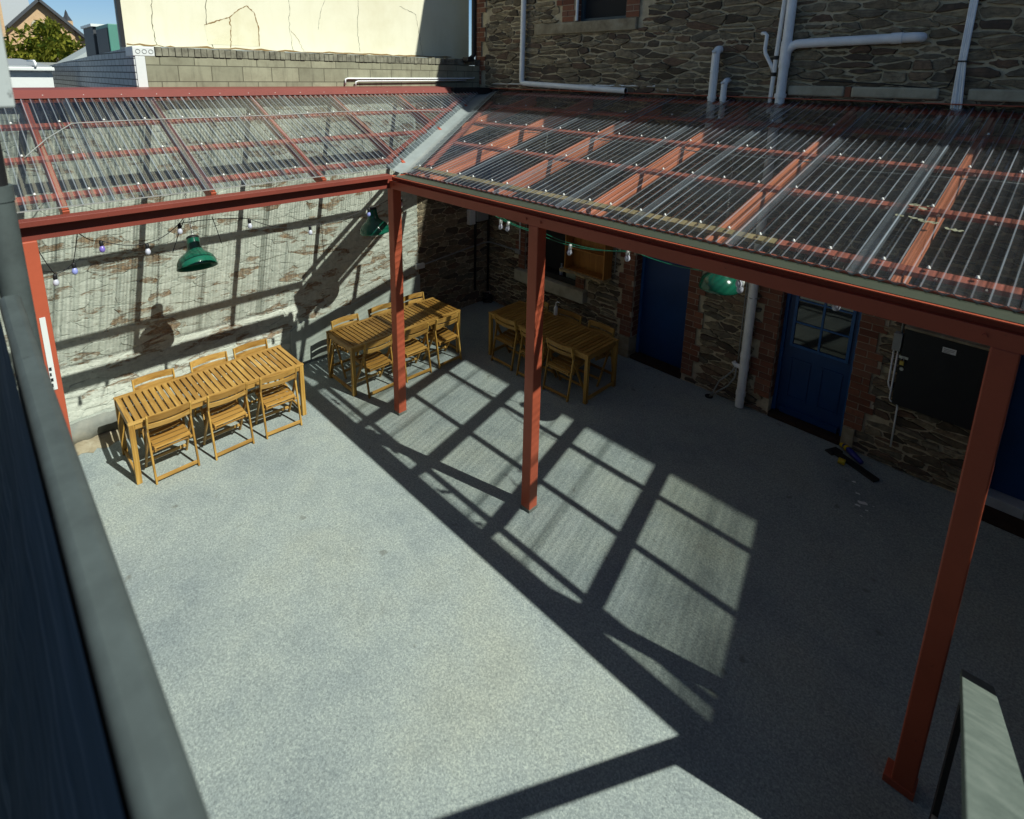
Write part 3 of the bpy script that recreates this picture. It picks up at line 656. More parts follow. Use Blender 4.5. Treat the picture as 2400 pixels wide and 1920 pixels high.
# valley gutter: folded zinc tray along the valley with red battens either side
vd = Vector((1.0, -VK, 0)).normalized(); vn = Vector((VK, 1.0, 0)).normalized()
sl_ = (3.275 - 4.165) / math.hypot(2.05, 2.05 * VK)
prof = [(-0.21, 0.052), (-0.13, 0.004), (-0.02, -0.026), (0.02, -0.026), (0.13, 0.004), (0.21, 0.052)]
vs = []
for s in (0.05, 4.03):
    for t in (0.0, -0.002):
        for pn, pz in prof:
            p = vd * s + vn * pn; vs.append((p.x, p.y, 4.165 + sl_ * s + pz + t - 0.005))
k = len(prof)
fs = [(i, i + 1, 2 * k + i + 1, 2 * k + i) for i in range(k - 1)] + [(k + i, 3 * k + i, 3 * k + i + 1, k + i + 1) for i in range(k - 1)]
fs += [(0, 2 * k, 3 * k, k), (k - 1, 2 * k - 1, 4 * k - 1, 3 * k - 1)]
MB().add(vs, fs).build('valley_gutter', M['zinc'], pg, bevel=0.0)
for sgn, pn in ((1, 0.27), (-1, -0.27)):
    p, q = vd * 0.9 + vn * pn, vd * 3.85 + vn * pn
    zf = (lambda P: ZR(P.y)) if sgn > 0 else (lambda P: ZL(P.x))
    MB().bar((p.x, p.y, zf(p) - 0.034), (q.x, q.y, zf(q) - 0.034), 0.06, 0.034).build('valley_batten', M['redroof'], pg, bevel=0.003)
MB().box(0.012, 0.03, -6.74, -5.66, 3.80, 4.055).build('dark_strip', M['black'], pg)  # plain black strip darkening the wall head in this bay
# beams: channel section, open towards the courtyard
HBm = 3.07
def channel(p, q, out, name):
    p, q, out = Vector(p), Vector(q), Vector(out); d = (q - p).normalized()
    pr_ = [(0.0, 0.0), (0.07, 0.0), (0.07, 0.012), (0.008, 0.018), (0.008, 0.165), (0.07, 0.171), (0.07, 0.183), (0.0, 0.183)]
    vs = [c + out * a + Vector((0, 0, b)) for c in (p, q) for a, b in pr_]; k = len(pr_)
    fs = [(i, (i + 1) % k, (i + 1) % k + k, i + k) for i in range(k)] + [tuple(range(k)), tuple(range(k, 2 * k))]
    return MB().add(vs, fs).build(name, M['red'], pg, bevel=0.0015)
MB().box(2.03, XE, -3.656, -3.54, HBm, HBm + 0.095).box(2.04, XE, -3.612, -3.55, HBm + 0.0955, HBm + 0.142).build('beam', M['red'], pg, bevel=0.002)
MB().box(2.19, XE, -3.668, -3.44, HBm + 0.143, HBm + 0.152).build('fascia', M['red'], pg, bevel=0.001)
MB().box(2.06, 2.115, YE, -3.535, HBm, HBm + 0.128).build('beam', M['redbeam'], pg, bevel=0.002)
MB().box(2.065, 2.195, YE, -3.67, HBm + 0.1285, HBm + 0.176).build('fascia', M['redbeam'], pg, bevel=0.004)
# eave trough along the right arm and flat eave trim on the left
MB().box(2.20, XE, -3.650, -3.43, HBm + 0.1525, HBm + 0.157).build('eave_flashing', M['sage'], pg)
ev = MB(); ex = 2.2; vs = []
while ex < XE:
    zz = ZR(-3.50) + AM * math.sin(2 * math.pi * ex / RG); vs += [(ex, -3.501, zz - 0.003), (ex, -3.501, zz + 0.003)]; ex += stp_
ev.add(vs, [(2 * k, 2 * k + 1, 2 * k + 3, 2 * k + 2) for k in range(len(vs) // 2 - 1)])
ev.build('sheet_edge', M['grey'], pg)
MB().bar((2.018, YE, ZL(2.018) + 0.001), (2.018, -3.62, ZL(2.018) + 0.001), 0.006, 0.010).build('sheet_edge', M['grey'], pg)
MB().bar((2.15, -3.465, ZR(-3.465) - 0.020), (XE, -3.465, ZR(-3.465) - 0.020), 0.022, 0.014).build('eave_batten', M['redroof'], pg)
# posts
def post(x, y, top=HBm, plate=False):
    o = MB().box(x - 0.06, x + 0.06, y - 0.06, y + 0.06, 0.012, top).build('post', M['red'], pg, bevel=0.008)
    if plate: MB().box(x - 0.10, x + 0.066, y - 0.068, y + 0.068, 0.0, 0.055).build('post_shoe', M['red'], o, bevel=0.004)
    else: MB().box(x - 0.064, x + 0.064, y - 0.064, y + 0.064, 0.0, 0.035).build('post_shoe', M['rend_dark'], o, bevel=0.004)
    return o
for px in (2.119, 4.463): post(px, -3.593)
post(7.735, -3.593, plate=True)
post(2.075, -7.09)
for bx in (2.119, 4.463, 7.735):
    for dx in (-0.09, 0.09):
        MB().tube([(bx + dx, -3.656, HBm + 0.05), (bx + dx, -3.668, HBm + 0.05)], 0.012, 6).build('bolt', M['red'], pg)
# red flashing on the wall head
fl = MB()
fl.prism([(-0.26, YE, 4.065), (0.012, YE, 4.065), (0.012, YE, 4.205), (-0.26, YE, 4.225)], (0, -YE - 0.9, 0))
fl.prism([(0.014, YE, 4.10), (0.13, YE, 4.118), (0.13, YE, 4.123), (0.014, YE, 4.205)], (0, -YE - 1.0, 0))
fh = fl.build('wall_flashing', M['redflash'], pg, bevel=0.003)
MB().box(-0.26, 0.10, -0.95, -0.035, 4.08, 4.20).build('wall_flashing', M['black'], pg, bevel=0.003)
MB().box(-0.1, XE, -0.10, -0.004, 4.185, 4.195).build('apron_flashing', M['red'], pg)
for yy in [-7.0 + 0.36 * k for k in range(16)]: screw_at(fh, 0.085, yy, 4.128)

def blotch(mb, c, r, rn, zf=None, n=9):
    vs = []
    for k in range(n):
        g = 2 * math.pi * k / n; q = r * rn.uniform(0.45, 1.25); x, y = c[0] + q * math.cos(g) * 1.4, c[1] + q * math.sin(g)
        vs.append((x, y, zf(x, y) if zf else c[2]))
    mb.add(vs, [tuple(range(n))])
rb = random.Random(17); sp = MB()
for x, y, r in ((6.86, -0.93, 0.035), (6.83, -1.0, 0.02), (6.92, -1.02, 0.012), (6.78, -0.80, 0.016), (6.95, -0.90, 0.008), (6.90, -1.15, 0.009), (6.70, -0.62, 0.018), (6.98, -1.22, 0.007)): blotch(sp, (x, y, 0.004), r, rb)
tag(sp.build('paint_splash', M['white'], None), 'small white paint splashes on the shaded concrete near the black cupboard', 'paint')
sp = MB()
for (x, y) in ((7.05, -2.62), (7.20, -2.66), (7.34, -2.72), (7.10, -2.45)):
    for _ in range(5):
        blotch(sp, (x + rb.uniform(-0.06, 0.06), y + rb.uniform(-0.03, 0.03), 0), rb.uniform(0.008, 0.02), rb, lambda a, b_: ZR(b_) + 0.0105)
o = sp.build('roof_debris', m_plain('dry_debris', (0.25, 0.25, 0.17), 0.9), None); tag(o, 'dry pale debris lying on the clear roof near its right end', 'debris')
# ------------------------------------------------------------------ tables and chairs
def make_table(label):
    t = thing('garden_table', label, 'table', group='slatted wooden tables in the courtyard')
    L, W, H = 1.97, 0.732, 0.74
    MB().box(-L / 2, L / 2, -W / 2, -W / 2 + 0.05, H - 0.022, H).box(-L / 2, L / 2, W / 2 - 0.05, W / 2, H - 0.022, H).build('edge_rail', M['woodx'], t, bevel=0.004)
    sl = MB(); n = 29; x0 = -L / 2 + 0.003; pit = (L - 0.006) / n; rnd = random.Random(4)
    for i in range(n): sl.box(x0 + i * pit + 0.0085, x0 + (i + 1) * pit - 0.0085, -W / 2 + 0.052, W / 2 - 0.052, H - 0.021 + rnd.uniform(-0.001, 0.001), H - 0.001 + rnd.uniform(-0.001, 0.001))
    sl.build('tabletop', M['woody'], t, bevel=0.002)
    MB().box(-L / 2 + 0.06, L / 2 - 0.06, -W / 2 + 0.012, -W / 2 + 0.032, H - 0.085, H - 0.0225).box(-L / 2 + 0.06, L / 2 - 0.06, W / 2 - 0.032, W / 2 - 0.012, H - 0.085, H - 0.0225).build('apron', M['woodx'], t, bevel=0.003)
    MB().box(-L / 2 + 0.012, -L / 2 + 0.032, -W / 2 + 0.06, W / 2 - 0.06, H - 0.085, H - 0.0225).box(L / 2 - 0.032, L / 2 - 0.012, -W / 2 + 0.06, W / 2 - 0.06, H - 0.085, H - 0.0225).build('apron', M['woody'], t, bevel=0.003)
    for sx in (-1, 1):
        for sy in (-1, 1):
            cx, cy_ = sx * (L / 2 - 0.031), sy * (W / 2 - 0.031)
            MB().box(cx - 0.027, cx + 0.027, cy_ - 0.027, cy_ + 0.027, 0.0, H - 0.0225).build('leg', M['woodz'], t, bevel=0.004)
        MB().box(sx * (L / 2 - 0.031) - 0.012, sx * (L / 2 - 0.031) + 0.012, -W / 2 + 0.058, W / 2 - 0.058, 0.03, 0.075).build('stretcher', M['woody'], t, bevel=0.003)
    return t
T = []
for x, y, rz, lab in ((0.9636, -5.5185, R(90), 'sunlit slatted wooden table along the flaking limewashed wall, nearest the railing'),
                      (1.0095, -2.8816, R(90), 'slatted wooden table half hidden behind the corner post of the pergola'),
                      (2.719, -1.2557, 0, 'shaded slatted wooden table in front of the servery window')):
    if not T: t = make_table(lab); t.location = (x, y, 0); t.rotation_euler = (0, 0, rz)
    else: t = dup(T[0], (x, y, 0), rz, lab)
    T.append(t)

def make_chair(label):
    """faces +Y; origin on the floor under the rear feet"""
    t = thing('folding_chair', label, 'chair', group='slatted wooden folding chairs around the tables')
    hw = 0.218
    for s in (-1, 1):                                   # backrest post running down and forward to the front foot
        X = s * hw
        pts = [(X, 0.055, 0.80), (X, 0.085, 0.66), (X, 0.135, 0.52), (X * 0.99, 0.30, 0.20), (X * 0.99, 0.405, 0.0)]
        mb = MB()
        for a, b_ in zip(pts, pts[1:]): mb.bar(a, b_, 0.020, 0.038, (1, 0, 0.001) if False else (0, 1, 0.4))
        mb.build('leg', M['woodz'], t, bevel=0.004)
    for s in (-1, 1):
        X = s * (hw + 0.0)
        MB().bar((X, 0.105, 0.60), (X, 0.002, 0.0), 0.020, 0.036, (0, 1, 0.2)).build('leg', M['woodz'], t, bevel=0.004)
    # curved back slats
    for z0, z1, nm in ((0.725, 0.800, 'back_slat'), (0.640, 0.700, 'back_slat')):
        vs = []; n = 8
        for k in range(n + 1):
            u = -1 + 2 * k / n; x = u * (hw - 0.008); bow = -0.032 * (1 - u * u); yb = 0.058 + (0.80 - (z0 + z1) / 2) * 0.20
            vs += [(x, yb + bow - 0.008, z0), (x, yb + bow + 0.008, z0), (x, yb + bow + 0.008 - 0.012, z1), (x, yb + bow - 0.008 - 0.012, z1)]
        fs = []
        for k in range(n):
            for i in range(4): fs.append((k * 4 + i, k * 4 + (i + 1) % 4, k * 4 + 4 + (i + 1) % 4, k * 4 + 4 + i))
        fs += [(0, 1, 2, 3), tuple(n * 4 + i for i in range(4))]
        MB().add(vs, fs).build(nm, M['woodx'], t, bevel=0.003)
    # seat: two side rails carrying five slats, dipping to the rear
    zs = lambda y: 0.405 + 0.12 * (y - 0.03)
    for s in (-1, 1): MB().bar((s * 0.178, 0.03, zs(0.03) - 0.022), (s * 0.178, 0.43, zs(0.43) - 0.022), 0.022, 0.034).build('seat_rail', M['woody'], t, bevel=0.003)
    st_ = MB(); w_ = 0.062
    for k in range(5):
        y0 = 0.035 + k * 0.081
        hwk = 0.186
        st_.bar((-hwk, y0 + w_ / 2, zs(y0 + w_ / 2) + 0.003), (hwk, y0 + w_ / 2, zs(y0 + w_ / 2) + 0.003), w_, 0.014, (0, -0.12, 1))
    st_.build('seat', M['woodx'], t, bevel=0.003)
    MB().bar((-hw + 0.01, 0.010, 0.055), (hw - 0.01, 0.010, 0.055), 0.016, 0.042).build('stretcher', M['woodx'], t, bevel=0.003)
    MB().bar((-hw + 0.01, 0.068, 0.365), (hw - 0.01, 0.068, 0.365), 0.016, 0.022).build('stretcher', M['woodx'], t, bevel=0.003)
    MB().bar((-hw + 0.01, 0.352, 0.10), (hw - 0.01, 0.352, 0.10), 0.016, 0.036).build('stretcher', M['woodx'], t, bevel=0.003)
    for s in (-1, 1): MB().tube([(s * (hw - 0.014), 0.100, 0.595), (s * (hw + 0.014), 0.100, 0.595)], 0.006, 8).build('pivot_bolt', M['steel'], t)
    return t
CH = []
def chair(x, y, rz, lab):
    if not CH: c = make_chair(lab); c.location = (x, y, 0); c.rotation_euler = (0, 0, rz)
    else: c = dup(CH[0], (x, y, 0), rz, lab)
    CH.append(c)
rr = random.Random(2)
jit = lambda a=2.6: R(rr.uniform(-a, a))
posn = ['nearest the railing', 'in the middle of its row', 'farthest from the railing']
for x, y, k in ((1.445, -6.12, 0), (1.467, -5.506, 1), (1.492, -4.913, 2)):
    chair(x, y, R(90) + jit(), 'folding chair on the courtyard side of the sunlit table, ' + posn[k])
for x, y, k in ((0.385, -6.05, 0), (0.37, -5.41, 1), (0.36, -4.87, 2)):
    chair(x, y, R(-90) + jit(2), 'folding chair between sunlit table and limewashed wall, ' + posn[k])
for x, y, k in ((1.55, -3.50, 'nearest the sunlit table'), (1.565, -2.873, 'partly behind the corner post'), (1.57, -2.272, 'at the far end')):
    chair(x, y, R(90) + jit(), 'folding chair, courtyard side of the table behind the post, ' + k)
for x, y, k in ((0.455, -3.482, 'nearest the sunlit table'), (0.44, -2.835, 'in the middle'), (0.40, -2.19, 'at the far end')):
    chair(x, y, R(-90) + jit(2), 'chair between limewashed wall and the table behind the post, ' + k)
for x, y, k in ((2.142, -1.715, 'nearest the limewashed wall'), (2.73, -1.75, 'half behind the second red post'), (3.262, -1.75, 'nearest the blue doors')):
    chair(x, y, jit(), 'shaded chair on the courtyard side of the servery table, ' + k)
for x, y, k in ((2.02, -0.70, 'hidden mostly by the second red post'), (2.70, -0.71, 'behind the white bottle'), (3.31, -0.71, 'nearest the blue door')):
    chair(x, y, R(180) + jit(2), 'shaded folding chair under the window sill, ' + k)
o = MB().lathe([(0.030, 0.0), (0.032, 0.01), (0.032, 0.11), (0.024, 0.135), (0.012, 0.145), (0.012, 0.165)], n=14).tube([(0, 0, 0.16), (0, 0, 0.20), (0.012, 0.01, 0.213), (0.045, 0.03, 0.21)], 0.009, 8).build('pump_bottle', M['white'], None, smooth='auto', loc=(2.52, -0.90, 0.741))
tag(o, 'white pump bottle standing on the shaded servery table', 'bottle')
o = MB().lathe([(0.036, 0.0), (0.038, 0.01), (0.038, 0.15), (0.015, 0.19), (0.014, 0.225), (0.018, 0.226), (0.018, 0.245)], n=14).build('sanitiser_bottle', m_plain('translucent_bottle', (0.30, 0.34, 0.42), 0.2), None, smooth='auto', loc=(1.80, 0.10, 0.937))
tag(o, 'small clear bottle on the black counter inside the servery window', 'bottle')

# ------------------------------------------------------------------ pendant lamps
def make_lamp(label):
    t = thing('pendant_lamp', label, 'lamp', group='green enamel pendant lamps under the pergola')
    prof = [(0.062, 0.345), (0.066, 0.33), (0.070, 0.27), (0.078, 0.22), (0.095, 0.185), (0.135, 0.155), (0.175, 0.120), (0.198, 0.075), (0.207, 0.030), (0.212, 0.0), (0.209, -0.004), (0.202, 0.002), (0.196, 0.035), (0.180, 0.085), (0.130, 0.14), (0.08, 0.18), (0.05, 0.2)]
    MB().lathe(prof, n=40, caps=False).build('shade', M['green'], t, smooth=True)
    MB().lathe([(0.0, 0.372), (0.045, 0.372), (0.062, 0.362), (0.068, 0.352), (0.068, 0.340), (0.060, 0.338)], n=24, caps=False).build('cap', M['black'], t, smooth='auto')
    MB().lathe([(0.0, 0.06), (0.03, 0.065), (0.045, 0.10), (0.035, 0.14), (0.018, 0.17), (0.018, 0.22), (0.0, 0.225)], n=16, caps=False).build('lamp_bulb', M['bulb'], t, smooth=True)
    return t
def chain(t, z1):
    mb = MB(); z = 0.372; k = 0
    while z < z1:
        ax = (1, 0) if k % 2 else (0, 1)
        mb.tube([(ax[0] * 0.009 * math.cos(g), ax[1] * 0.009 * math.cos(g), z + 0.015 + 0.017 * math.sin(g)) for g in [2 * math.pi * i / 10 for i in range(11)]], 0.0026, 5, False)
        z += 0.026; k += 1
    mb.build('chain', M['steel'], t, smooth=True)
LAMPS = ((1.13, -5.605, 2.255, 'green pendant lamp hanging over the sunlit table by the limewashed wall', 1.1), (1.05, -3.225, 2.21, 'green pendant lamp with a string bulb in front, beside the corner post', 1.1), (5.385, -1.66, 2.215, 'striped-shadow green pendant lamp hanging near the grey downpipe and blue doors', 1.2))
l0 = None
for x, y, z, lab, _ in LAMPS:
    if l0 is None: l0 = make_lamp(lab); l0.location = (x, y, z); cur = l0; chs = [l0]
    else: chs.append(dup(l0, (x, y, z), 0, lab))
chs[0].rotation_euler = (R(-4), R(-27), 0); chs[1].rotation_euler = (R(3), R(-6), 0)
for t, (x, y, z, _, _) in zip(chs, LAMPS):
    top = (ZL(x) if x < 2 else ZR(y)) - 0.05
    chain(t, top - z)

# ------------------------------------------------------------------ string lights
def sag(a, b_, s, n=8):
    a, b_ = Vector(a), Vector(b_)
    return [a.lerp(b_, k / n) - Vector((0, 0, s * 4 * (k / n) * (1 - k / n))) for k in range(n + 1)]
def string(name, label, group, runs, bulbs, wiremat, sock):
    t = thing(name, label, 'string light', group=group)
    mb = MB()
    for pts in runs: mb.tube(pts, 0.004, 5)
    mb.build('cord', wiremat, t, smooth=True)
    for (x, y, z, mat, tilt) in bulbs:
        s_ = MB().lathe([(0.0, 0.0), (0.012, -0.001), (0.0165, -0.012), (0.0165, -0.045), (0.012, -0.05)], n=10, caps=False).build('bulb_socket', M['black'] if sock else M['white'], t, smooth=True, loc=(x, y, z))
        s_.rotation_euler = tilt
        MB().lathe([(0.012, -0.048), (0.018, -0.058), (0.0225, -0.072), (0.0235, -0.083), (0.019, -0.097), (0.010, -0.106), (0.0, -0.108)], n=12, caps=False).build('bulb', M[mat], s_, smooth=True)
    return t
X2 = 2.0
B = [(-6.946, 2.73, 'bulb'), (-6.807, 2.80, 'paleblue'), (-6.59, 2.955, 'violet'), (-6.245, 2.86, 'bulb'), (-5.957, 3.0, 'bulb'), (-5.303, 2.94, 'bulb'), (-4.648, 2.75, 'bulb'), (-3.885, 2.835, 'paleblue')]
pts = [(X2, -7.045, 3.02)] + [(X2, y, z) for y, z, _ in B[:2]]
runs = [sag((X2, -7.045, 3.03), (X2, B[0][0], B[0][1]), 0.02), sag((X2, B[0][0], B[0][1]), (X2, B[1][0], B[1][1]), 0.02), sag((X2, B[1][0], B[1][1]), (X2, -6.745, 3.06), 0.01), sag((X2, -6.745, 3.06), (X2, B[2][0], B[2][1]), 0.03)]
for a, b_, s in ((2, 3, 0.03), (3, 4, 0.03), (4, 5, -0.02), (5, 6, 0.06), (6, 7, 0.03)): runs.append(sag((X2, B[a][0], B[a][1]), (X2, B[b_][0], B[b_][1]), s))
runs += [sag((X2, -3.885, 2.835), (X2 + 0.03, -3.43, 3.0), 0.03), [(X2, -5.66, 3.02), (X2, -5.63, 2.9), (X2, -5.595, 2.73)], [(X2, -6.04, 2.73), (X2, -5.98, 2.88), (X2, -5.91, 3.03)], sag((X2, -5.957, 3.0), (X2, -5.9, 3.06), 0.0)]
bl = [(X2, y, z, m, (0, rr.uniform(-.15, .15) , 0)) for y, z, m in B] + [(X2 + 0.03, -3.434, 2.90, 'bulb', (0, 0, 0))]
string('string_lights', 'black cord festoon lights with white and violet bulbs, under the left beam', 'festoon string lights on the pergola', runs, bl, M['black'], True)
YB = -3.45
runs = [sag((3.55, YB, 3.05), (4.30, YB, 2.935), 0.03), sag((3.62, YB + 0.02, 3.06), (4.35, YB + 0.02, 2.955), 0.05), sag((4.30, YB, 2.935), (4.80, YB, 2.905), 0.012), sag((4.80, YB, 2.905), (5.38, YB, 3.01), 0.02), sag((4.35, YB + 0.02, 2.955), (5.40, YB + 0.02, 3.0), 0.06), sag((5.38, YB, 3.01), (6.26, YB, 3.05), 0.05), sag((6.26, YB, 3.05), (6.94, YB, 3.06), 0.03), sag((6.94, YB, 3.06), (7.7, YB, 3.08), 0.02), [(3.83, YB, 3.01), (3.83, YB, 2.97)], [(3.95, YB, 2.985), (3.95, YB, 2.965)]]
bl = [(3.83, YB, 2.975, 'bulb', (0, 0, 0)), (3.945, YB, 2.975, 'bulb', (0, 0.2, 0)), (4.744, YB, 2.915, 'bulb', (0, 0.1, 0)), (5.35, YB, 3.01, 'bulb', (0, 0, 0)), (6.275, YB, 3.045, 'bulb', (0, -0.12, 0)), (6.30, YB + 0.03, 2.995, 'bulb', (0, 0.18, 0)), (6.935, YB, 3.065, 'bulb', (0, 0.3, 0))]
string('string_lights', 'green cord festoon lights with white bulbs, behind the right beam', 'festoon string lights on the pergola', runs, bl, M['greenwire'], False)

# ------------------------------------------------------------------ pipes and fittings on the stone building
def arc(c, r, a0, a1, u, v, n=6):
    c, u, v = Vector(c), Vector(u), Vector(v)
    return [c + u * (r * math.cos(a0 + (a1 - a0) * k / n)) + v * (r * math.sin(a0 + (a1 - a0) * k / n)) for k in range(n + 1)]
def collar(mb, x, y, z, r, h=0.06): mb.tube([(x, y, z - h / 2), (x, y, z + h / 2)], r, 14)
H2 = math.pi / 2
t = thing('downpipe', 'pale grey downpipe between the plain blue door and glazed blue door', 'pipe')
MB().tube([(5.175, -0.105, 0.02), (5.175, -0.105, 4.02)], 0.056, 16).build('pipe', M['pvc'], t, smooth='auto')
for zc in (0.22, 0.60, 0.78):
    mb = MB(); collar(mb, 5.175, -0.105, zc, 0.063); mb.build('collar', M['pvc'], t, smooth='auto')
MB().tube([(5.13, -0.105, 0.60), (5.06, -0.105, 0.60), (5.03, -0.105, 0.64)], 0.032, 12).build('branch', M['pvc'], t, smooth='auto')
MB().tube([(5.10, -0.06, 0.62), (5.095, -0.05, 1.1), (5.085, -0.04, 2.4)], 0.010, 8).tube([(5.07, -0.06, 0.62), (5.065, -0.05, 1.1), (5.055, -0.04, 2.4)], 0.008, 8).build('cable', M['grey'], t, smooth=True)
MB().tube([(5.24, -0.03, 1.62), (5.255, -0.1, 1.62), (5.175, -0.17, 1.62), (5.09, -0.1, 1.62), (5.10, -0.03, 1.62)], 0.006, 6).build('pipe_clip', M['grey'], t, smooth=True)
t = thing('floor_drain', 'round black floor drain with two pale hoses from the downpipe', 'drain', (4.765, -0.15, 0.0))
MB().lathe([(0.055, 0.001), (0.055, 0.012), (0.042, 0.013), (0.040, 0.008), (0.0, 0.008)], n=20, caps=False).build('drain_cover', M['black'], t, smooth='auto')
MB().tube([(0.01, 0, 0.01), (0.06, 0.0, 0.12), (0.12, 0.0, 0.30), (0.20, 0.0, 0.40), (0.27, 0.03, 0.50), (0.30, 0.045, 0.60)], 0.011, 8).tube([(0.02, 0.01, 0.01), (0.12, 0.01, 0.14), (0.24, 0.01, 0.27), (0.31, 0.03, 0.42), (0.315, 0.045, 0.58)], 0.011, 8).build('hose', M['grey'], t, smooth=True)
# upper soil stack with branch
t = thing('soil_stack', 'thick white soil stack with long horizontal branch on upper stone wall', 'pipe')
MB().tube([(5.20, -0.09, 3.9), (5.205, -0.09, 8.6)], 0.054, 16).build('pipe', M['pvc'], t, smooth='auto')
br = [(5.205, -0.09, 4.60)] + arc((5.345, -0.09, 4.68), 0.14, math.pi, H2, (1, 0, 0), (0, 0, 1)) + [(5.5, -0.09, 4.825), (6.44, -0.09, 4.85)] + arc((6.44, -0.04, 4.85), 0.05, 0, H2, (0, -1, 0), (1, 0, 0))
MB().tube(br, 0.052, 14).build('branch', M['pvc'], t, smooth='auto')
for zc, rc_, hc in ((4.70, 0.061, 0.3), (4.22, 0.066, 0.05)):
    mb = MB(); collar(mb, 5.20, -0.09, zc, rc_, hc); mb.build('collar', M['pvc'], t, smooth='auto')
mb = MB(); mb.tube([(6.24, -0.09, 4.845), (6.34, -0.09, 4.847)], 0.059, 14); mb.build('collar', M['pvc'], t, smooth='auto')
t = thing('waste_pipe', 'thin white waste pipe with S-bend arm beside the soil stack', 'pipe')
MB().tube([(5.075, -0.06, 4.0), (5.085, -0.06, 4.6), (5.105, -0.06, 5.3), (5.12, -0.06, 8.6)], 0.026, 12).build('pipe', M['pvc'], t, smooth='auto')
MB().tube([(4.885, -0.0, 4.955), (4.89, -0.05, 4.955), (4.925, -0.06, 4.955), (4.95, -0.06, 4.93), (4.945, -0.06, 4.78), (4.955, -0.06, 4.72), (5.05, -0.06, 4.56), (5.075, -0.06, 4.50)], 0.023, 12).build('branch', M['pvc'], t, smooth=True)
for xc, zc in ((5.092, 4.665), (5.082, 4.47)):
    mb = MB(); collar(mb, xc, -0.06, zc, 0.031, 0.045); mb.build('rubber_collar', M['black'], t, smooth='auto')
def vent(x, top, r, lab):
    t = thing('vent_pipe', lab, 'pipe', group='white bent pipes rising through the clear roof')
    MB().tube([(x, -0.12, 3.78), (x, -0.12, top - 0.10)] + arc((x, -0.04, top - 0.10), 0.08, 0, H2, (0, -1, 0), (0, 0, 1)) + [(x, 0.0, top - 0.02)], r, 14).build('pipe', M['pvc'], t, smooth='auto')
    c = MB().tube([(x, -0.175, top - 0.055), (x, -0.188, top - 0.045)], r * 0.5, 12); c.build('inspection_cap', M['white'], t, smooth='auto')
    m = MB(); collar(m, x, -0.12, top - 0.30, r * 1.1, 0.02); collar(m, x, -0.12, 4.17, r * 1.18, 0.03); m.build('collar', M['pvc'], t, smooth='auto')
vent(4.36, 4.80, 0.050, 'taller white bent pipe rising through the clear roof')
vent(4.51, 4.41, 0.038, 'shorter white bent pipe rising through the clear roof')
t = thing('rain_pipe', 'white right-angled pipe with an open end lying above the clear roof', 'pipe')
MB().tube([(0.915, -0.09, 8.6), (0.895, -0.09, 4.36)] + arc((0.965, -0.09, 4.36), 0.07, math.pi, 1.5 * math.pi, (1, 0, 0), (0, 0, 1)) + [(1.1, -0.09, 4.285), (3.02, -0.09, 4.22)], 0.045, 14, caps=False).build('pipe', M['pvc'], t, smooth='auto')
MB().tube([(3.00, -0.09, 4.2207), (3.012, -0.09, 4.2203)], 0.043, 14).build('pipe_end', M['dark'], t)
o = MB().tube([(0.1, -0.02, 4.27), (1.0, -0.02, 4.28), (2.2, -0.02, 4.285), (3.58, -0.02, 4.30), (3.65, -0.02, 4.29), (3.67, -0.02, 4.22)], 0.012, 8).build('conduit', M['pvc'], None, smooth=True)
tag(o, 'thin white conduit running behind the open-ended pipe', 'conduit')
t = thing('cable_bundle', 'bundle of thin pale blue conduits rising at the right of the upper wall', 'conduit')
for k, (a, b_) in enumerate(((6.845, 6.825), (6.87, 6.835), (6.893, 6.853), (6.92, 6.868))):
    MB().tube([(a, -0.06 - 0.01 * (k % 2), 3.9), (a, -0.06 - 0.01 * (k % 2), 4.15), (b_ + 0.012, -0.045, 4.62), (b_ + 0.02, -0.045, 8.6)], 0.0125, 8).build('conduit', M['pvc'], t, smooth=True)
MB().box(6.825, 6.91, -0.07, -0.03, 4.60, 4.615).build('cable_tie', M['black'], t)
o = MB().tube([(5.25, -0.035, 4.52), (5.4, -0.035, 4.43), (5.68, -0.035, 4.40), (6.2, -0.035, 4.38), (6.7, -0.035, 4.335), (6.78, -0.035, 4.36), (6.81, -0.035, 4.45), (6.83, -0.05, 4.6)], 0.006, 6).build('cable', M['black'], None, smooth=True)
tag(o, 'thin black cable sagging along the upper wall under the soil stack branch', 'cable')
# corner at the building's edge
t = thing('downpipe', 'black downpipe in the corner beside the cream wall', 'pipe')
MB().tube([(-0.12, -0.30, 8.6), (-0.12, -0.30, 4.78), (-0.17, -0.36, 4.70)], 0.045, 12).build('pipe', M['black'], t, smooth='auto')
MB().box(-0.24, -0.09, -0.47, -0.31, 4.66, 4.74).build('pipe_shoe', M['black'], t, bevel=0.01)
t = thing('conduit', 'white conduit pair bending along the top of the block parapet', 'conduit')
cz = [(-0.36, -0.05, 8.6), (-0.352, -0.05, 4.60), (-0.345, -0.06, 4.45), (-0.33, -0.09, 4.40), (-0.235, -0.20, 4.362), (-0.235, -0.40, 4.36), (-0.235, -2.82, 4.345), (-0.235, -2.86, 4.335), (-0.235, -2.865, 4.25)]
MB().tube(cz, 0.013, 8).build('pipe', M['pvc'], t, smooth=True)
MB().tube([(-0.22, -0.40, 4.325), (-0.22, -2.65, 4.305), (-0.22, -2.69, 4.295), (-0.22, -2.695, 4.23)], 0.011, 8).build('pipe', M['pvc'], t, smooth=True)
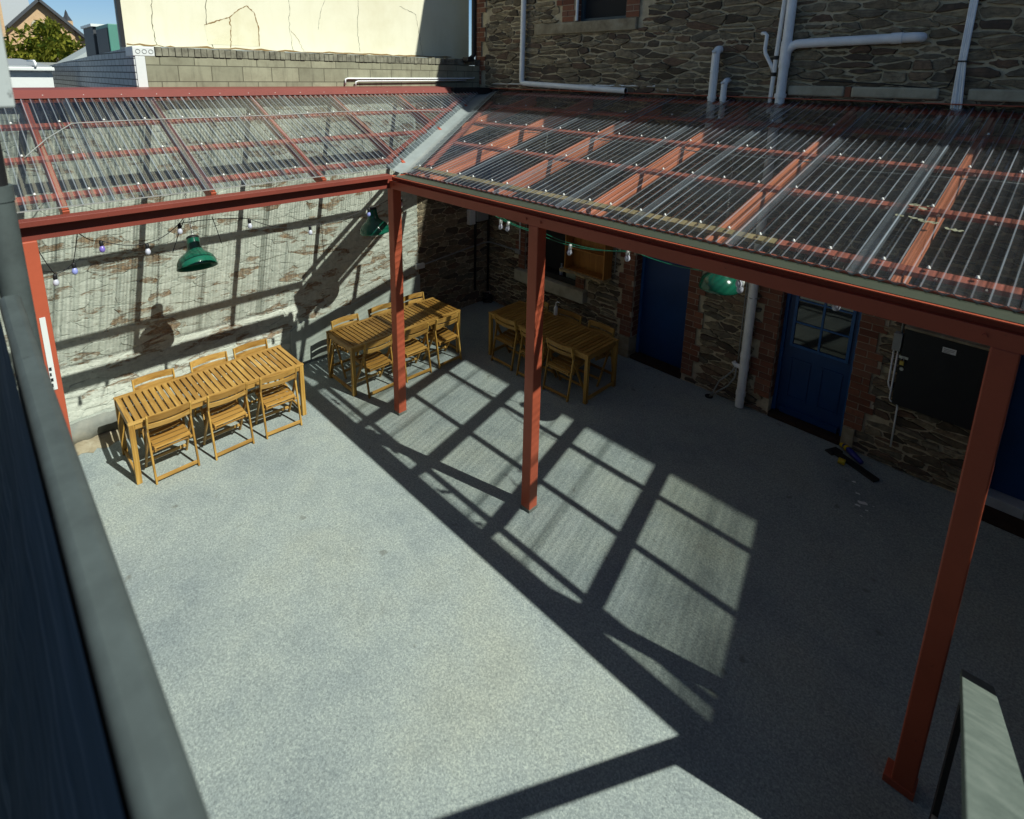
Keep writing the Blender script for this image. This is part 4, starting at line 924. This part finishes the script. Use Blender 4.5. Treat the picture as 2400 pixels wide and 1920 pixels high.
# wall A fittings
t = thing('wall_conduit', 'pale conduit run from a small box round the shaded corner to another box', 'conduit')
MB().tube([(0.035, -1.62, 1.10), (0.035, -1.2, 1.14), (0.035, -0.6, 1.19), (0.035, -0.15, 1.22), (0.06, -0.06, 1.225), (0.15, -0.045, 1.228), (0.80, -0.045, 1.228)], 0.013, 8).build('pipe', M['grey'], t, smooth=True)
MB().box(0.005, 0.07, -1.80, -1.62, 1.05, 1.14).build('junction_box', M['white'], t, bevel=0.006)
MB().box(0.80, 0.93, -0.075, -0.01, 1.18, 1.26).build('junction_box', M['grey'], t, bevel=0.006)
MB().tube([(0.90, -0.045, 1.26), (0.90, -0.045, 2.6)], 0.012, 8).build('pipe', M['pvc'], t, smooth=True)
t = thing('black_conduits', 'pair of black upright conduits in the shaded wall corner', 'conduit')
MB().tube([(0.04, -0.385, 0.30), (0.04, -0.385, 3.2)], 0.026, 10).build('pipe', M['black'], t, smooth=True)
MB().tube([(0.05, -0.05, 0.15), (0.05, -0.05, 3.4)], 0.022, 10).build('pipe', M['black'], t, smooth=True)
t = thing('junction_box', 'white electrical box high in the shaded corner below the beam', 'box')
MB().box(0.006, 0.11, -0.58, -0.44, 1.66, 1.95).build('box_body', M['white'], t, bevel=0.008)
MB().box(0.006, 0.13, -0.41, -0.12, 1.70, 1.93).build('box_body', M['grey'], t, bevel=0.008)
t = thing('hose_coil', 'black coiled hose lying in the shaded corner of the floor', 'hose', (0.13, -0.13, 0.0))
pts = []
for k in range(90):
    g = k * 0.42; r = 0.075 + 0.02 * math.sin(k * 0.7); pts.append((r * math.cos(g), r * math.sin(g), 0.018 + 0.0018 * k))
MB().tube(pts, 0.015, 7).build('hose', M['black'], t, smooth=True)
MB().tube([(-0.02, 0.0, 0.20), (0.03, 0.02, 0.23), (0.07, 0.0, 0.20)], 0.014, 7).build('nozzle', M['grey'], t, smooth=True)
# cabinet mounted in the servery opening
t = thing('wall_cabinet', 'open honey pine shelf cabinet hung beside the servery window', 'cabinet')
cx0, cx1, cz0, cz1, cyf, cyb = 2.14, 2.94, 1.262, 2.05, -0.26, -0.042
MB().box(cx0, cx1, cyb - 0.015, cyb, cz0, cz1).build('back_panel', M['pine'], t)
for a in (cx0, cx1 - 0.02): MB().box(a, a + 0.02, cyf, cyb - 0.017, cz0, cz1).build('side_panel', M['pine'], t, bevel=0.003)
for zz in (cz0 + 0.002, cz0 + 0.38, cz1 - 0.022): MB().box(cx0 + 0.022, cx1 - 0.022, cyf + 0.01, cyb - 0.017, zz, zz + 0.018).build('shelf', M['pine'], t, bevel=0.002)
vs = []
sh = MB(); n = 16; P = []
for k in range(n + 1): P.append((cx0 - 0.06 + (cx1 - cx0 + 0.07) * k / n, cyf - 0.05 - 0.03 * math.sin(k * 0.9) - 0.02 * math.sin(k * 2.1), cz0 - 0.034))
P += [(cx1 + 0.01, cyb, cz0 - 0.034), (cx0 - 0.06, cyb, cz0 - 0.034)]
sh.prism(P, (0, 0, 0.032)).build('ledge_board', M['tan'], t, bevel=0.004)
o = MB().tube([(3.0, -0.045, 1.36), (3.005, -0.045, 1.9), (3.01, -0.045, 2.5)], 0.010, 8).build('conduit', M['grey'], None, smooth=True)
tag(o, 'short upright grey conduit beside the pine cabinet', 'conduit')
# black electrical board with padlock
t = thing('meter_board', 'black wooden meter cupboard door with brass padlock on the stone wall', 'board')
bd = MB().box(6.83, 7.62, -0.115, -0.075, 0.84, 1.75).build('door', M['black'], t, bevel=0.004)
MB().box(6.82, 7.63, -0.073, -0.005, 0.835, 1.755).build('case', M['black'], t)
MB().box(6.82, 7.63, -0.13, -0.005, 1.757, 1.785).build('lintel', M['ledge'], t, bevel=0.003)
sg = MB().box(7.17, 7.285, -0.121, -0.1165, 1.608, 1.668).build('notice', M['white'], bd)
nt_ = MB()
for k, ww in enumerate((0.095, 0.09, 0.06)): nt_.box(7.18, 7.18 + ww, -0.1225, -0.1212, 1.647 - k * 0.016, 1.654 - k * 0.016)
nt_.build('lettering', M['grey'], sg)
lk = MB().box(6.835, 6.875, -0.15, -0.125, 1.335, 1.385).build('padlock', M['brass'], t, bevel=0.003)
MB().tube([(6.842, -0.137, 1.38)] + arc((6.855, -0.137, 1.405), 0.013, math.pi, 0, (1, 0, 0), (0, 0, 1)) + [(6.868, -0.137, 1.38)], 0.004, 6).build('shackle', M['steel'], lk, smooth=True)
MB().box(6.815, 6.90, -0.125, -0.1165, 1.405, 1.435).tube([(6.86, -0.13, 1.283), (6.86, -0.117, 1.283)], 0.02, 12).build('hasp', M['steel'], t)
t = thing('meter_box', 'small grey electrical box with two conduits at the edge of the black cupboard', 'box')
MB().box(6.735, 6.815, -0.12, -0.03, 1.47, 1.675).build('box_body', M['grey'], t, bevel=0.006)
MB().tube([(6.79, -0.06, 1.675), (6.79, -0.06, 2.3)], 0.011, 8).build('conduit', M['grey'], t, smooth=True)
MB().tube([(6.75, -0.06, 1.47), (6.755, -0.06, 1.05), (6.765, -0.06, 1.01), (6.785, -0.05, 0.96)], 0.009, 8).tube([(6.79, -0.06, 1.47), (6.795, -0.06, 0.86), (6.81, -0.06, 0.835), (6.865, -0.06, 0.83), (6.878, -0.06, 0.80), (6.888, -0.06, 0.28)], 0.010, 8).build('conduit', M['pvc'], t, smooth=True)
# tool left on the floor
t = thing('floor_scraper', 'black floor tool with blue and yellow grips lying by the brick pier', 'tool', (6.42, -0.22, 0.0), R(-25))
MB().box(-0.06, 0.50, -0.045, 0.045, 0.0, 0.03).box(-0.10, 0.0, -0.09, 0.09, 0.0, 0.022).build('bed', M['black'], t, bevel=0.004)
MB().tube([(-0.05, 0.16, 0.05), (0.10, 0.10, 0.07), (0.26, 0.06, 0.06)], [0.03, 0.036, 0.026], 10).build('handle', M['bluep'], t, smooth=True)
MB().tube([(-0.09, 0.17, 0.04), (-0.05, 0.16, 0.05)], 0.032, 10).tube([(-0.005, 0.135, 0.06), (0.03, 0.125, 0.065)], 0.038, 10).build('grip', M['yellow'], t, smooth='auto')
MB().tube([(0.12, -0.13, 0.04), (0.18, -0.10, 0.04)], 0.036, 12).build('roller', M['yellow'], t, smooth='auto')

# white sign strip on the far red post
t = thing('post_sign', 'narrow white sign strip with black figures on the left red post', 'sign')
MB().box(2.137, 2.141, -7.105, -7.066, 1.76, 2.42).build('sign_panel', M['white'], t)
le = MB()
for k in range(4): le.box(2.1415, 2.1425, -7.102, -7.090 + 0.006 * (k % 2), 1.79 + k * 0.05, 1.82 + k * 0.05)
le.build('lettering', M['black'], t)

# cables lying on the roof battens
o = MB().tube([(1.24, -6.95, ZL(1.24) + 0.015), (0.95, -6.75, ZL(0.95) + 0.015), (0.68, -6.5, ZL(0.68) + 0.015), (0.66, -6.0, ZL(0.66) + 0.014), (0.66, -5.2, ZL(0.66) + 0.014), (0.67, -4.4, ZL(0.67) + 0.014), (0.64, -3.4, ZL(0.64) + 0.014), (0.66, -2.5, ZL(0.66) + 0.014), (0.75, -1.7, ZL(0.75) + 0.014)], 0.0055, 6).build('roof_cable', M['grey'], None, smooth=True)
tag(o, 'pale cable lying across the clear roof beside the limewashed wall', 'cable')
yc = -1.68
o = MB().tube([(1.35, -1.66, ZR(-1.66) - 0.04), (2.2, yc, ZR(yc) - 0.07), (2.9, yc, ZR(yc) - 0.05), (3.0, yc - 0.15, ZR(yc) - 0.2), (3.3, yc, ZR(yc) - 0.06), (4.3, yc, ZR(yc) - 0.055), (5.2, yc - 0.02, ZR(yc) - 0.075), (6.2, yc, ZR(yc) - 0.055), (6.5, yc - 0.07, ZR(yc) - 0.08), (7.4, yc, ZR(yc) - 0.055), (8.2, yc, ZR(yc) - 0.055)], 0.007, 6).build('roof_cable', M['grey'], None, smooth=True)
tag(o, 'grey cable tied under a roof batten beside the stone building', 'cable')

# ------------------------------------------------------------------ parapet, cream building
pp = thing('block_parapet', 'weathered concrete block parapet above the red flashing, with soldier course top', 'wall')
MB().box(-0.60, -0.262, -5.553, -0.02, 3.9, 4.593).build('wall', M['blocks'], pp)
cp = MB(); yy = -5.44; rc = random.Random(6)
while yy < -0.02:
    wq = 0.075; cp.box(-0.62, -0.25 + rc.uniform(-0.006, 0.006), yy + 0.004, min(-0.02, yy + wq) - 0.004, 4.602, 4.70 + rc.uniform(-0.008, 0.012)); yy += wq
cp.build('coping', m_render('blackened_coping', (0.22, 0.21, 0.16), (0.075, 0.07, 0.055), (0.34, 0.33, 0.25), 7), pp)
MB().box(-0.62, -0.258, -5.68, -5.445, 4.595, 4.705).build('vent_block', M['white'], pp, bevel=0.006)
vb_ = MB()
for k in range(3):
    yv = -5.625 + k * 0.07
    vb_.tube([(-0.256, yv + 0.024 * math.cos(g), 4.65 + 0.024 * math.sin(g)) for g in [2 * math.pi * i / 14 for i in range(15)]], 0.004, 5, False)
vb_.build('vent_ring', M['grey'], pp)
MB().box(-0.60, -0.26, -5.66, -5.555, 3.9, 4.59).build('end_quoin', M['white'], pp, bevel=0.004)
# oblique white brick return wall
rt = MB(); pa, pb_ = (-0.275, -5.675), (-8.6, -5.66)
rt.prism([(pa[0], pa[1], 3.2), (pa[0], pa[1], 4.70), (-8.6, -5.66, 4.50), (-8.6, -5.66, 3.2)], (0.0, 0.22, 0.0))
rt.build('return_wall', M['wbrick'], pp)
cb = thing('cream_building', 'cracked cream stucco building with a rust-edged patch above the parapet', 'building')
MB().box(-1.35, -1.0, -5.59, 0.35, 0.0, 7.2).build('wall', M['cream'], cb)
MB().prism([(-1.352, -5.3, 0.0), (-1.352, 0.35, 0.0), (-9.0, 0.35, 0.0), (-9.0, -3.0, 0.0)], (0, 0, 4.6)).build('rear_block', M['grey'], cb)
MB().box(-1.05, -0.975, -5.64, -5.592, 4.72, 7.2).build('corner_trim', M['black'], cb)
MB().box(-1.0, -0.62, -5.58, 0.0, 4.60, 4.725).build('base_flashing', M['zinc'], cb)
def ribbon(pts, wd, mat, name, x=-0.998, jag=0.012, seed=1):
    rn = random.Random(seed); P = []
    for (a, b_) in zip(pts, pts[1:]):
        for k in range(8): P.append((a[0] + (b_[0] - a[0]) * k / 8 + rn.uniform(-jag, jag), a[1] + (b_[1] - a[1]) * k / 8 + rn.uniform(-jag, jag)))
    P.append(pts[-1]); vs = []; fs = []
    for k, p in enumerate(P):
        q = P[min(k + 1, len(P) - 1)]; o_ = P[max(k - 1, 0)]; dx, dy = q[0] - o_[0], q[1] - o_[1]; l = math.hypot(dx, dy) or 1
        h_ = wd * rn.uniform(0.25, 1.0) / 2
        vs += [(x, p[0] - dy / l * h_, p[1] + dx / l * h_), (x, p[0] + dy / l * h_, p[1] - dx / l * h_)]
        if k: fs.append((2 * k - 2, 2 * k - 1, 2 * k + 1, 2 * k))
    MB().add(vs, fs).build(name, mat, cb)
arch_ = [(-4.575, 4.80), (-4.60, 5.06), (-4.42, 5.13), (-4.25, 5.19), (-4.12, 5.30), (-3.99, 5.37), (-3.89, 5.28), (-3.84, 5.06), (-3.85, 4.80)]
MB().add([(-0.9975, y, z) for y, z in arch_], [tuple(range(len(arch_)))]).build('stucco_patch', M['cream2'], cb)
ribbon(arch_[1:], 0.020, M['rust'], 'crack', -0.9955, 0.005, 1)
ribbon([(-4.56, 6.4), (-4.55, 5.4), (-4.57, 5.05), (-4.58, 4.85), (-4.50, 4.76)], 0.014, M['crack'], 'crack', seed=2)
ribbon([(-4.24, 5.19), (-4.25, 5.0), (-4.27, 4.77)], 0.018, M['rust'], 'crack', -0.9955, seed=3)
ribbon([(-5.24, 6.4), (-5.23, 5.35), (-5.26, 5.0), (-5.23, 4.76)], 0.014, M['crack'], 'crack', seed=4)
ribbon([(-3.35, 6.3), (-3.33, 5.5), (-3.36, 5.1), (-3.32, 4.76)], 0.008, M['crack'], 'crack', seed=5)
ribbon([(-3.34, 5.05), (-3.26, 4.98), (-3.14, 4.76)], 0.007, M['rust'], 'crack', seed=6)
ribbon([(-2.14, 6.4), (-2.13, 5.6), (-2.16, 5.1), (-2.13, 4.79)], 0.009, M['crack'], 'crack', seed=7)
ribbon([(-2.70, 5.7), (-2.82, 5.35), (-2.88, 5.1)], 0.007, M['crack'], 'crack', seed=8)
ribbon([(-1.3, 5.6), (-0.95, 5.5), (-0.9, 5.3), (-0.85, 5.05), (-0.80, 4.76)], 0.009, M['crack'], 'crack', seed=9)
ribbon([(-5.58, 4.76), (-5.0, 4.745), (-4.2, 4.752), (-3.2, 4.748), (-2.2, 4.755), (-1.2, 4.75), (-0.1, 4.76)], 0.030, M['rust'], 'crack', seed=10)

# ------------------------------------------------------------------ roofs, church and tree beyond
t = thing('rooftop_unit', 'green metal rooftop plant unit with dark grille beside the cream building', 'machine')
MB().box(-5.25, -4.20, -5.165, -4.86, 4.3, 5.215).build('casing', M['unitgreen'], t, bevel=0.01)
MB().box(-5.20, -4.25, -5.176, -5.1655, 4.4, 5.15).build('grille', M['unitdark'], t)
MB().box(-6.3, -5.35, -5.20, -4.86, 4.3, 5.22).build('casing', M['unitdark'], t, bevel=0.01)
MB().box(-6.35, -5.30, -5.23, -4.86, 5.222, 5.27).build('hood', M['white'], t)
t = thing('white_shed', 'low white building with grey roof beyond the brick return wall', 'building')
MB().box(-9.0, -4.3, -7.6, -6.03, 0.0, 4.40).build('wall', M['white'], t)
MB().box(-9.1, -4.2, -7.7, -6.0, 4.403, 4.46).build('gutter', M['white'], t, bevel=0.01)
MB().prism([(-4.3, -7.6, 4.463), (-4.3, -6.02, 4.463), (-9.1, -6.02, 4.64), (-9.1, -7.6, 4.64)], (0, 0, 0.02)).build('roof', M['slate'], t)
MB().tube([(-4.19, -6.25, 4.46), (-4.19, -6.24, 4.52), (-4.25, -6.25, 4.56), (-4.6, -6.3, 4.56)], 0.018, 8).build('vent_pipe', M['pvc'], t, smooth=True)
t = thing('low_roof', 'pale metal roof sloping up behind the brick return wall', 'building')
MB().box(-12, -10.0, -7.0, -3.8, 0.0, 4.60).build('wall', M['grey'], t)
MB().prism([(-10.0, -5.05, 4.605), (-10.0, -3.9, 4.605), (-10.0, -3.9, 5.35)], (-2, 0, 0)).build('roof', M['boxgrey'], t)
ch = thing('church', 'sandstone church gable with twin arched windows far behind the tree', 'church')
gx = -32.2
gp = [(gx, -6.6, 0), (gx, 1.0, 0), (gx, 1.0, 4.05), (gx, -2.99, 8.0), (gx, -6.6, 4.4)]
MB().prism(gp, (-0.6, 0, 0)).build('gable_wall', M['church'], ch)
MB().bar((gx + 0.1, 1.15, 3.95), (gx + 0.1, -2.99, 8.10), 0.5, 0.14, (0, 1, 1)).bar((gx + 0.1, -6.7, 4.35), (gx + 0.1, -2.99, 8.10), 0.5, 0.14, (0, -1, 1)).build('coping', M['unitdark'], ch)
for yw in (-3.18, -2.70):
    wpts = [(gx + 0.02, yw - 0.17, 6.2), (gx + 0.02, yw + 0.17, 6.2)] + [(gx + 0.02, yw + 0.17 * math.cos(g), 6.75 + 0.19 * math.sin(g)) for g in [math.pi * k / 8 for k in range(9)]]
    wn = MB().prism(wpts, (0.02, 0, 0)).build('window', M['unitdark'], ch)
    MB().tube([(gx + 0.05, yw + 0.23 * math.cos(g), 6.75 + 0.25 * math.sin(g)) for g in [math.pi * k / 10 for k in range(11)]], 0.05, 6).build('arch_surround', M['sill'], wn)
pn = MB().box(gx - 0.5, gx + 0.1, -2.02, -1.60, 5.5, 7.1).build('pinnacle', M['church'], ch)
MB().lathe([(0.26, 0.0), (0.10, 0.3), (0.05, 0.5), (0.0, 0.62)], c=(gx - 0.2, -1.81, 7.1), n=4).build('finial', M['unitdark'], pn)
MB().prism([(gx - 0.7, -7.0, 6.3), (gx - 0.7, -3.15, 6.3), (gx - 5, -3.15, 11.0), (gx - 5, -7.0, 11.0)], (-0.2, 0, -0.1)).build('roof', M['slate'], ch)
MB().box(gx - 5, gx - 0.8, -7.0, -3.2, 0, 6.3).build('wall', M['church'], ch)
MB().box(gx + 0.2, gx + 1.0, -5.3, -4.62, 0, 9.0).build('buttress', M['church'], ch)
# tree
tr = thing('tree', 'broad green and yellow tree rising beyond the rooftops', 'tree', (-14.6, -4.85, 0.25))
tk = MB(); rt_ = random.Random(9)
tk.tube([(0, 0, 0), (0.05, 0.03, 1.5), (0.0, 0.1, 2.8), (0.1, 0.0, 4.0)], [0.22, 0.18, 0.14, 0.07], 9)
for k in range(9):
    g = rt_.uniform(0, 6.28); l = rt_.uniform(0.8, 1.5); z = rt_.uniform(2.2, 3.6)
    tk.tube([(0, 0.05, z), (math.cos(g) * l * 0.5, math.sin(g) * l * 0.5, z + 0.7), (math.cos(g) * l, math.sin(g) * l, z + 1.3 + rt_.uniform(-0.3, 0.4))], [0.08, 0.05, 0.02], 6)
tk.build('trunk', M['bark'], tr, smooth=True)
lf = MB()
for k in range(120):
    g = rt_.uniform(0, 6.28); rad = 1.42 * math.sqrt(rt_.random()); z = rt_.uniform(3.2, 5.3)
    rad *= 1.0 if z < 4.5 else max(0.25, 1 - (z - 4.5) / 0.9)
    c = Vector((rad * math.cos(g), rad * math.sin(g), z + 0.25 * math.sin(3 * g))); cr_ = rt_.uniform(0.2, 0.42)
    for _ in range(46):
        d = Vector((rt_.gauss(0, 1), rt_.gauss(0, 1), rt_.gauss(0, 0.8))).normalized() * cr_ * rt_.uniform(0.5, 1.0)
        p = c + d; a = Vector((rt_.gauss(0, 1), rt_.gauss(0, 1), rt_.gauss(0, 1))).normalized(); b_ = a.orthogonal().normalized(); sz = rt_.uniform(0.045, 0.085)
        lf.add([p - a * sz * 1.6, p + b_ * sz * 0.6, p + a * sz * 1.6, p - b_ * sz * 0.6], [(0, 1, 2, 3)])
lf.build('crown', M['leaf'], tr, recalc=False)

# ------------------------------------------------------------------ balcony railing close to the camera, box and pipe
ry0, ry1, rz_ = -7.366, -7.294, 3.5
rl = thing('balcony_railing', 'grey balcony railing with navy fabric screen, close at the left', 'railing')
MB().box(4.85, 9.3, ry0, ry1, rz_ - 0.055, rz_).build('handrail', M['railgrey'], rl, bevel=0.02, smooth='auto')
vs = []; n = 160; rs = random.Random(14); ph = [rs.uniform(0, 6) for _ in range(6)]
for k in range(n + 1):
    x = 4.85 + 4.45 * k / n
    for j in range(9):
        t_ = j / 8; y = -7.372 - 0.215 * t_; wv = 0.004 * t_ * (math.sin(x * 23 + ph[0] + 2 * t_) + math.sin(x * 51 + ph[1]) * 0.5 + 1.3 * math.sin(x * 9.5 + ph[2] - t_))
        vs.append((x + 0.05 * t_ * math.sin(x * 3 + ph[3]), y + wv, 3.455 - 1.06 * t_))
MB().add(vs, [(k * 9 + j, (k + 1) * 9 + j, (k + 1) * 9 + j + 1, k * 9 + j + 1) for k in range(n) for j in range(8)]).build('fabric_screen', M['navy'], rl, smooth=True)
MB().box(4.85, 9.3, -7.31, -7.30, 2.42, 3.44).build('panel', M['railgrey'], rl)
o = struct(MB().box(4.6, 9.6, -9.4, -7.30, 2.22, 2.40).build('balcony_floor', M['asphalt']))
t = thing('grey_pipe', 'grey upright pipe with a sleeve joint at the end of the railing', 'pipe', (4.78, -7.305, 0.0))
MB().tube([(0, 0, 0.0), (0, 0, 3.94)], 0.052, 18).build('pipe', M['railgrey'], t, smooth='auto')
MB().tube([(0, 0, 3.94), (0, 0, 4.36)], 0.042, 18).build('pipe', M['black'], t, smooth='auto')
MB().tube([(0, 0, 3.88), (0, 0, 3.945)], 0.056, 18).build('sleeve', M['railgrey'], t, smooth='auto')
t = thing('sheet_metal_box', 'pale grey sheet metal box hanging at the upper left corner', 'box')
MB().box(4.6, 5.75, -7.62, -7.262, 4.305, 6.2).build('casing', M['boxgrey'], t, bevel=0.006)
MB().box(4.62, 5.73, -7.60, -7.28, 6.203, 6.25).build('lid', M['boxgrey'], t, bevel=0.004)

# ------------------------------------------------------------------ stair with coping rail, right foreground
SY, SZ = 0.8115, -0.5843
p0 = Vector((7.932, -3.80, 1.245)); d0 = Vector((0.015, -SY, -SZ)); L0 = 3.7
sr = thing('staircase', 'outdoor stair with pale green coping rail and black side panel, lower right', 'stairs')
MB().bar(p0 - Vector((0, 0, 0.02)), p0 + d0 * L0 - Vector((0, 0, 0.02)), 0.138, 0.04).build('handrail', M['cope'], sr, bevel=0.004)
up = lambda y: 1.245 + (-3.80 - y) * 0.720
MB().prism([(7.884, -3.80, 0.0), (7.884, -3.80, up(-3.80) - 0.05), (7.884, -4.25, up(-4.25) - 0.05), (7.884, -4.25, 0.0)], (0.025, 0, 0)).build('end_panel', M['black'], sr)
MB().prism([(7.884, -4.252, 0.0), (7.884, -4.252, up(-4.25) - 0.85), (7.884, -6.7, up(-6.7) - 0.85), (7.884, -6.7, up(-6.7) - 1.15), (7.884, -5.2, 0.0)], (0.025, 0, 0)).build('stringer', M['black'], sr)
MB().box(7.875, 7.925, -6.78, -6.73, 2.4, up(-6.75) - 0.05).build('handrail_post', M['black'], sr)
trd = MB(); k = 0; z = 0.17
while z < 2.35: trd.box(7.90, 9.0, -4.05 - k * 0.24 - 0.27, -4.05 - k * 0.24, z - 0.04, z); z += 0.1765; k += 1
trd.build('tread', M['rend_dark'], sr)
sc = MB()
for k in range(9):
    y_ = -3.95 - 0.035 * k; sc.tube([(7.880, y_, up(y_) - 0.12 - 0.012 * (k % 2)), (7.884, y_, up(y_) - 0.12 - 0.012 * (k % 2))], 0.006, 8)
sc.build('screw', M['steel'], sr)
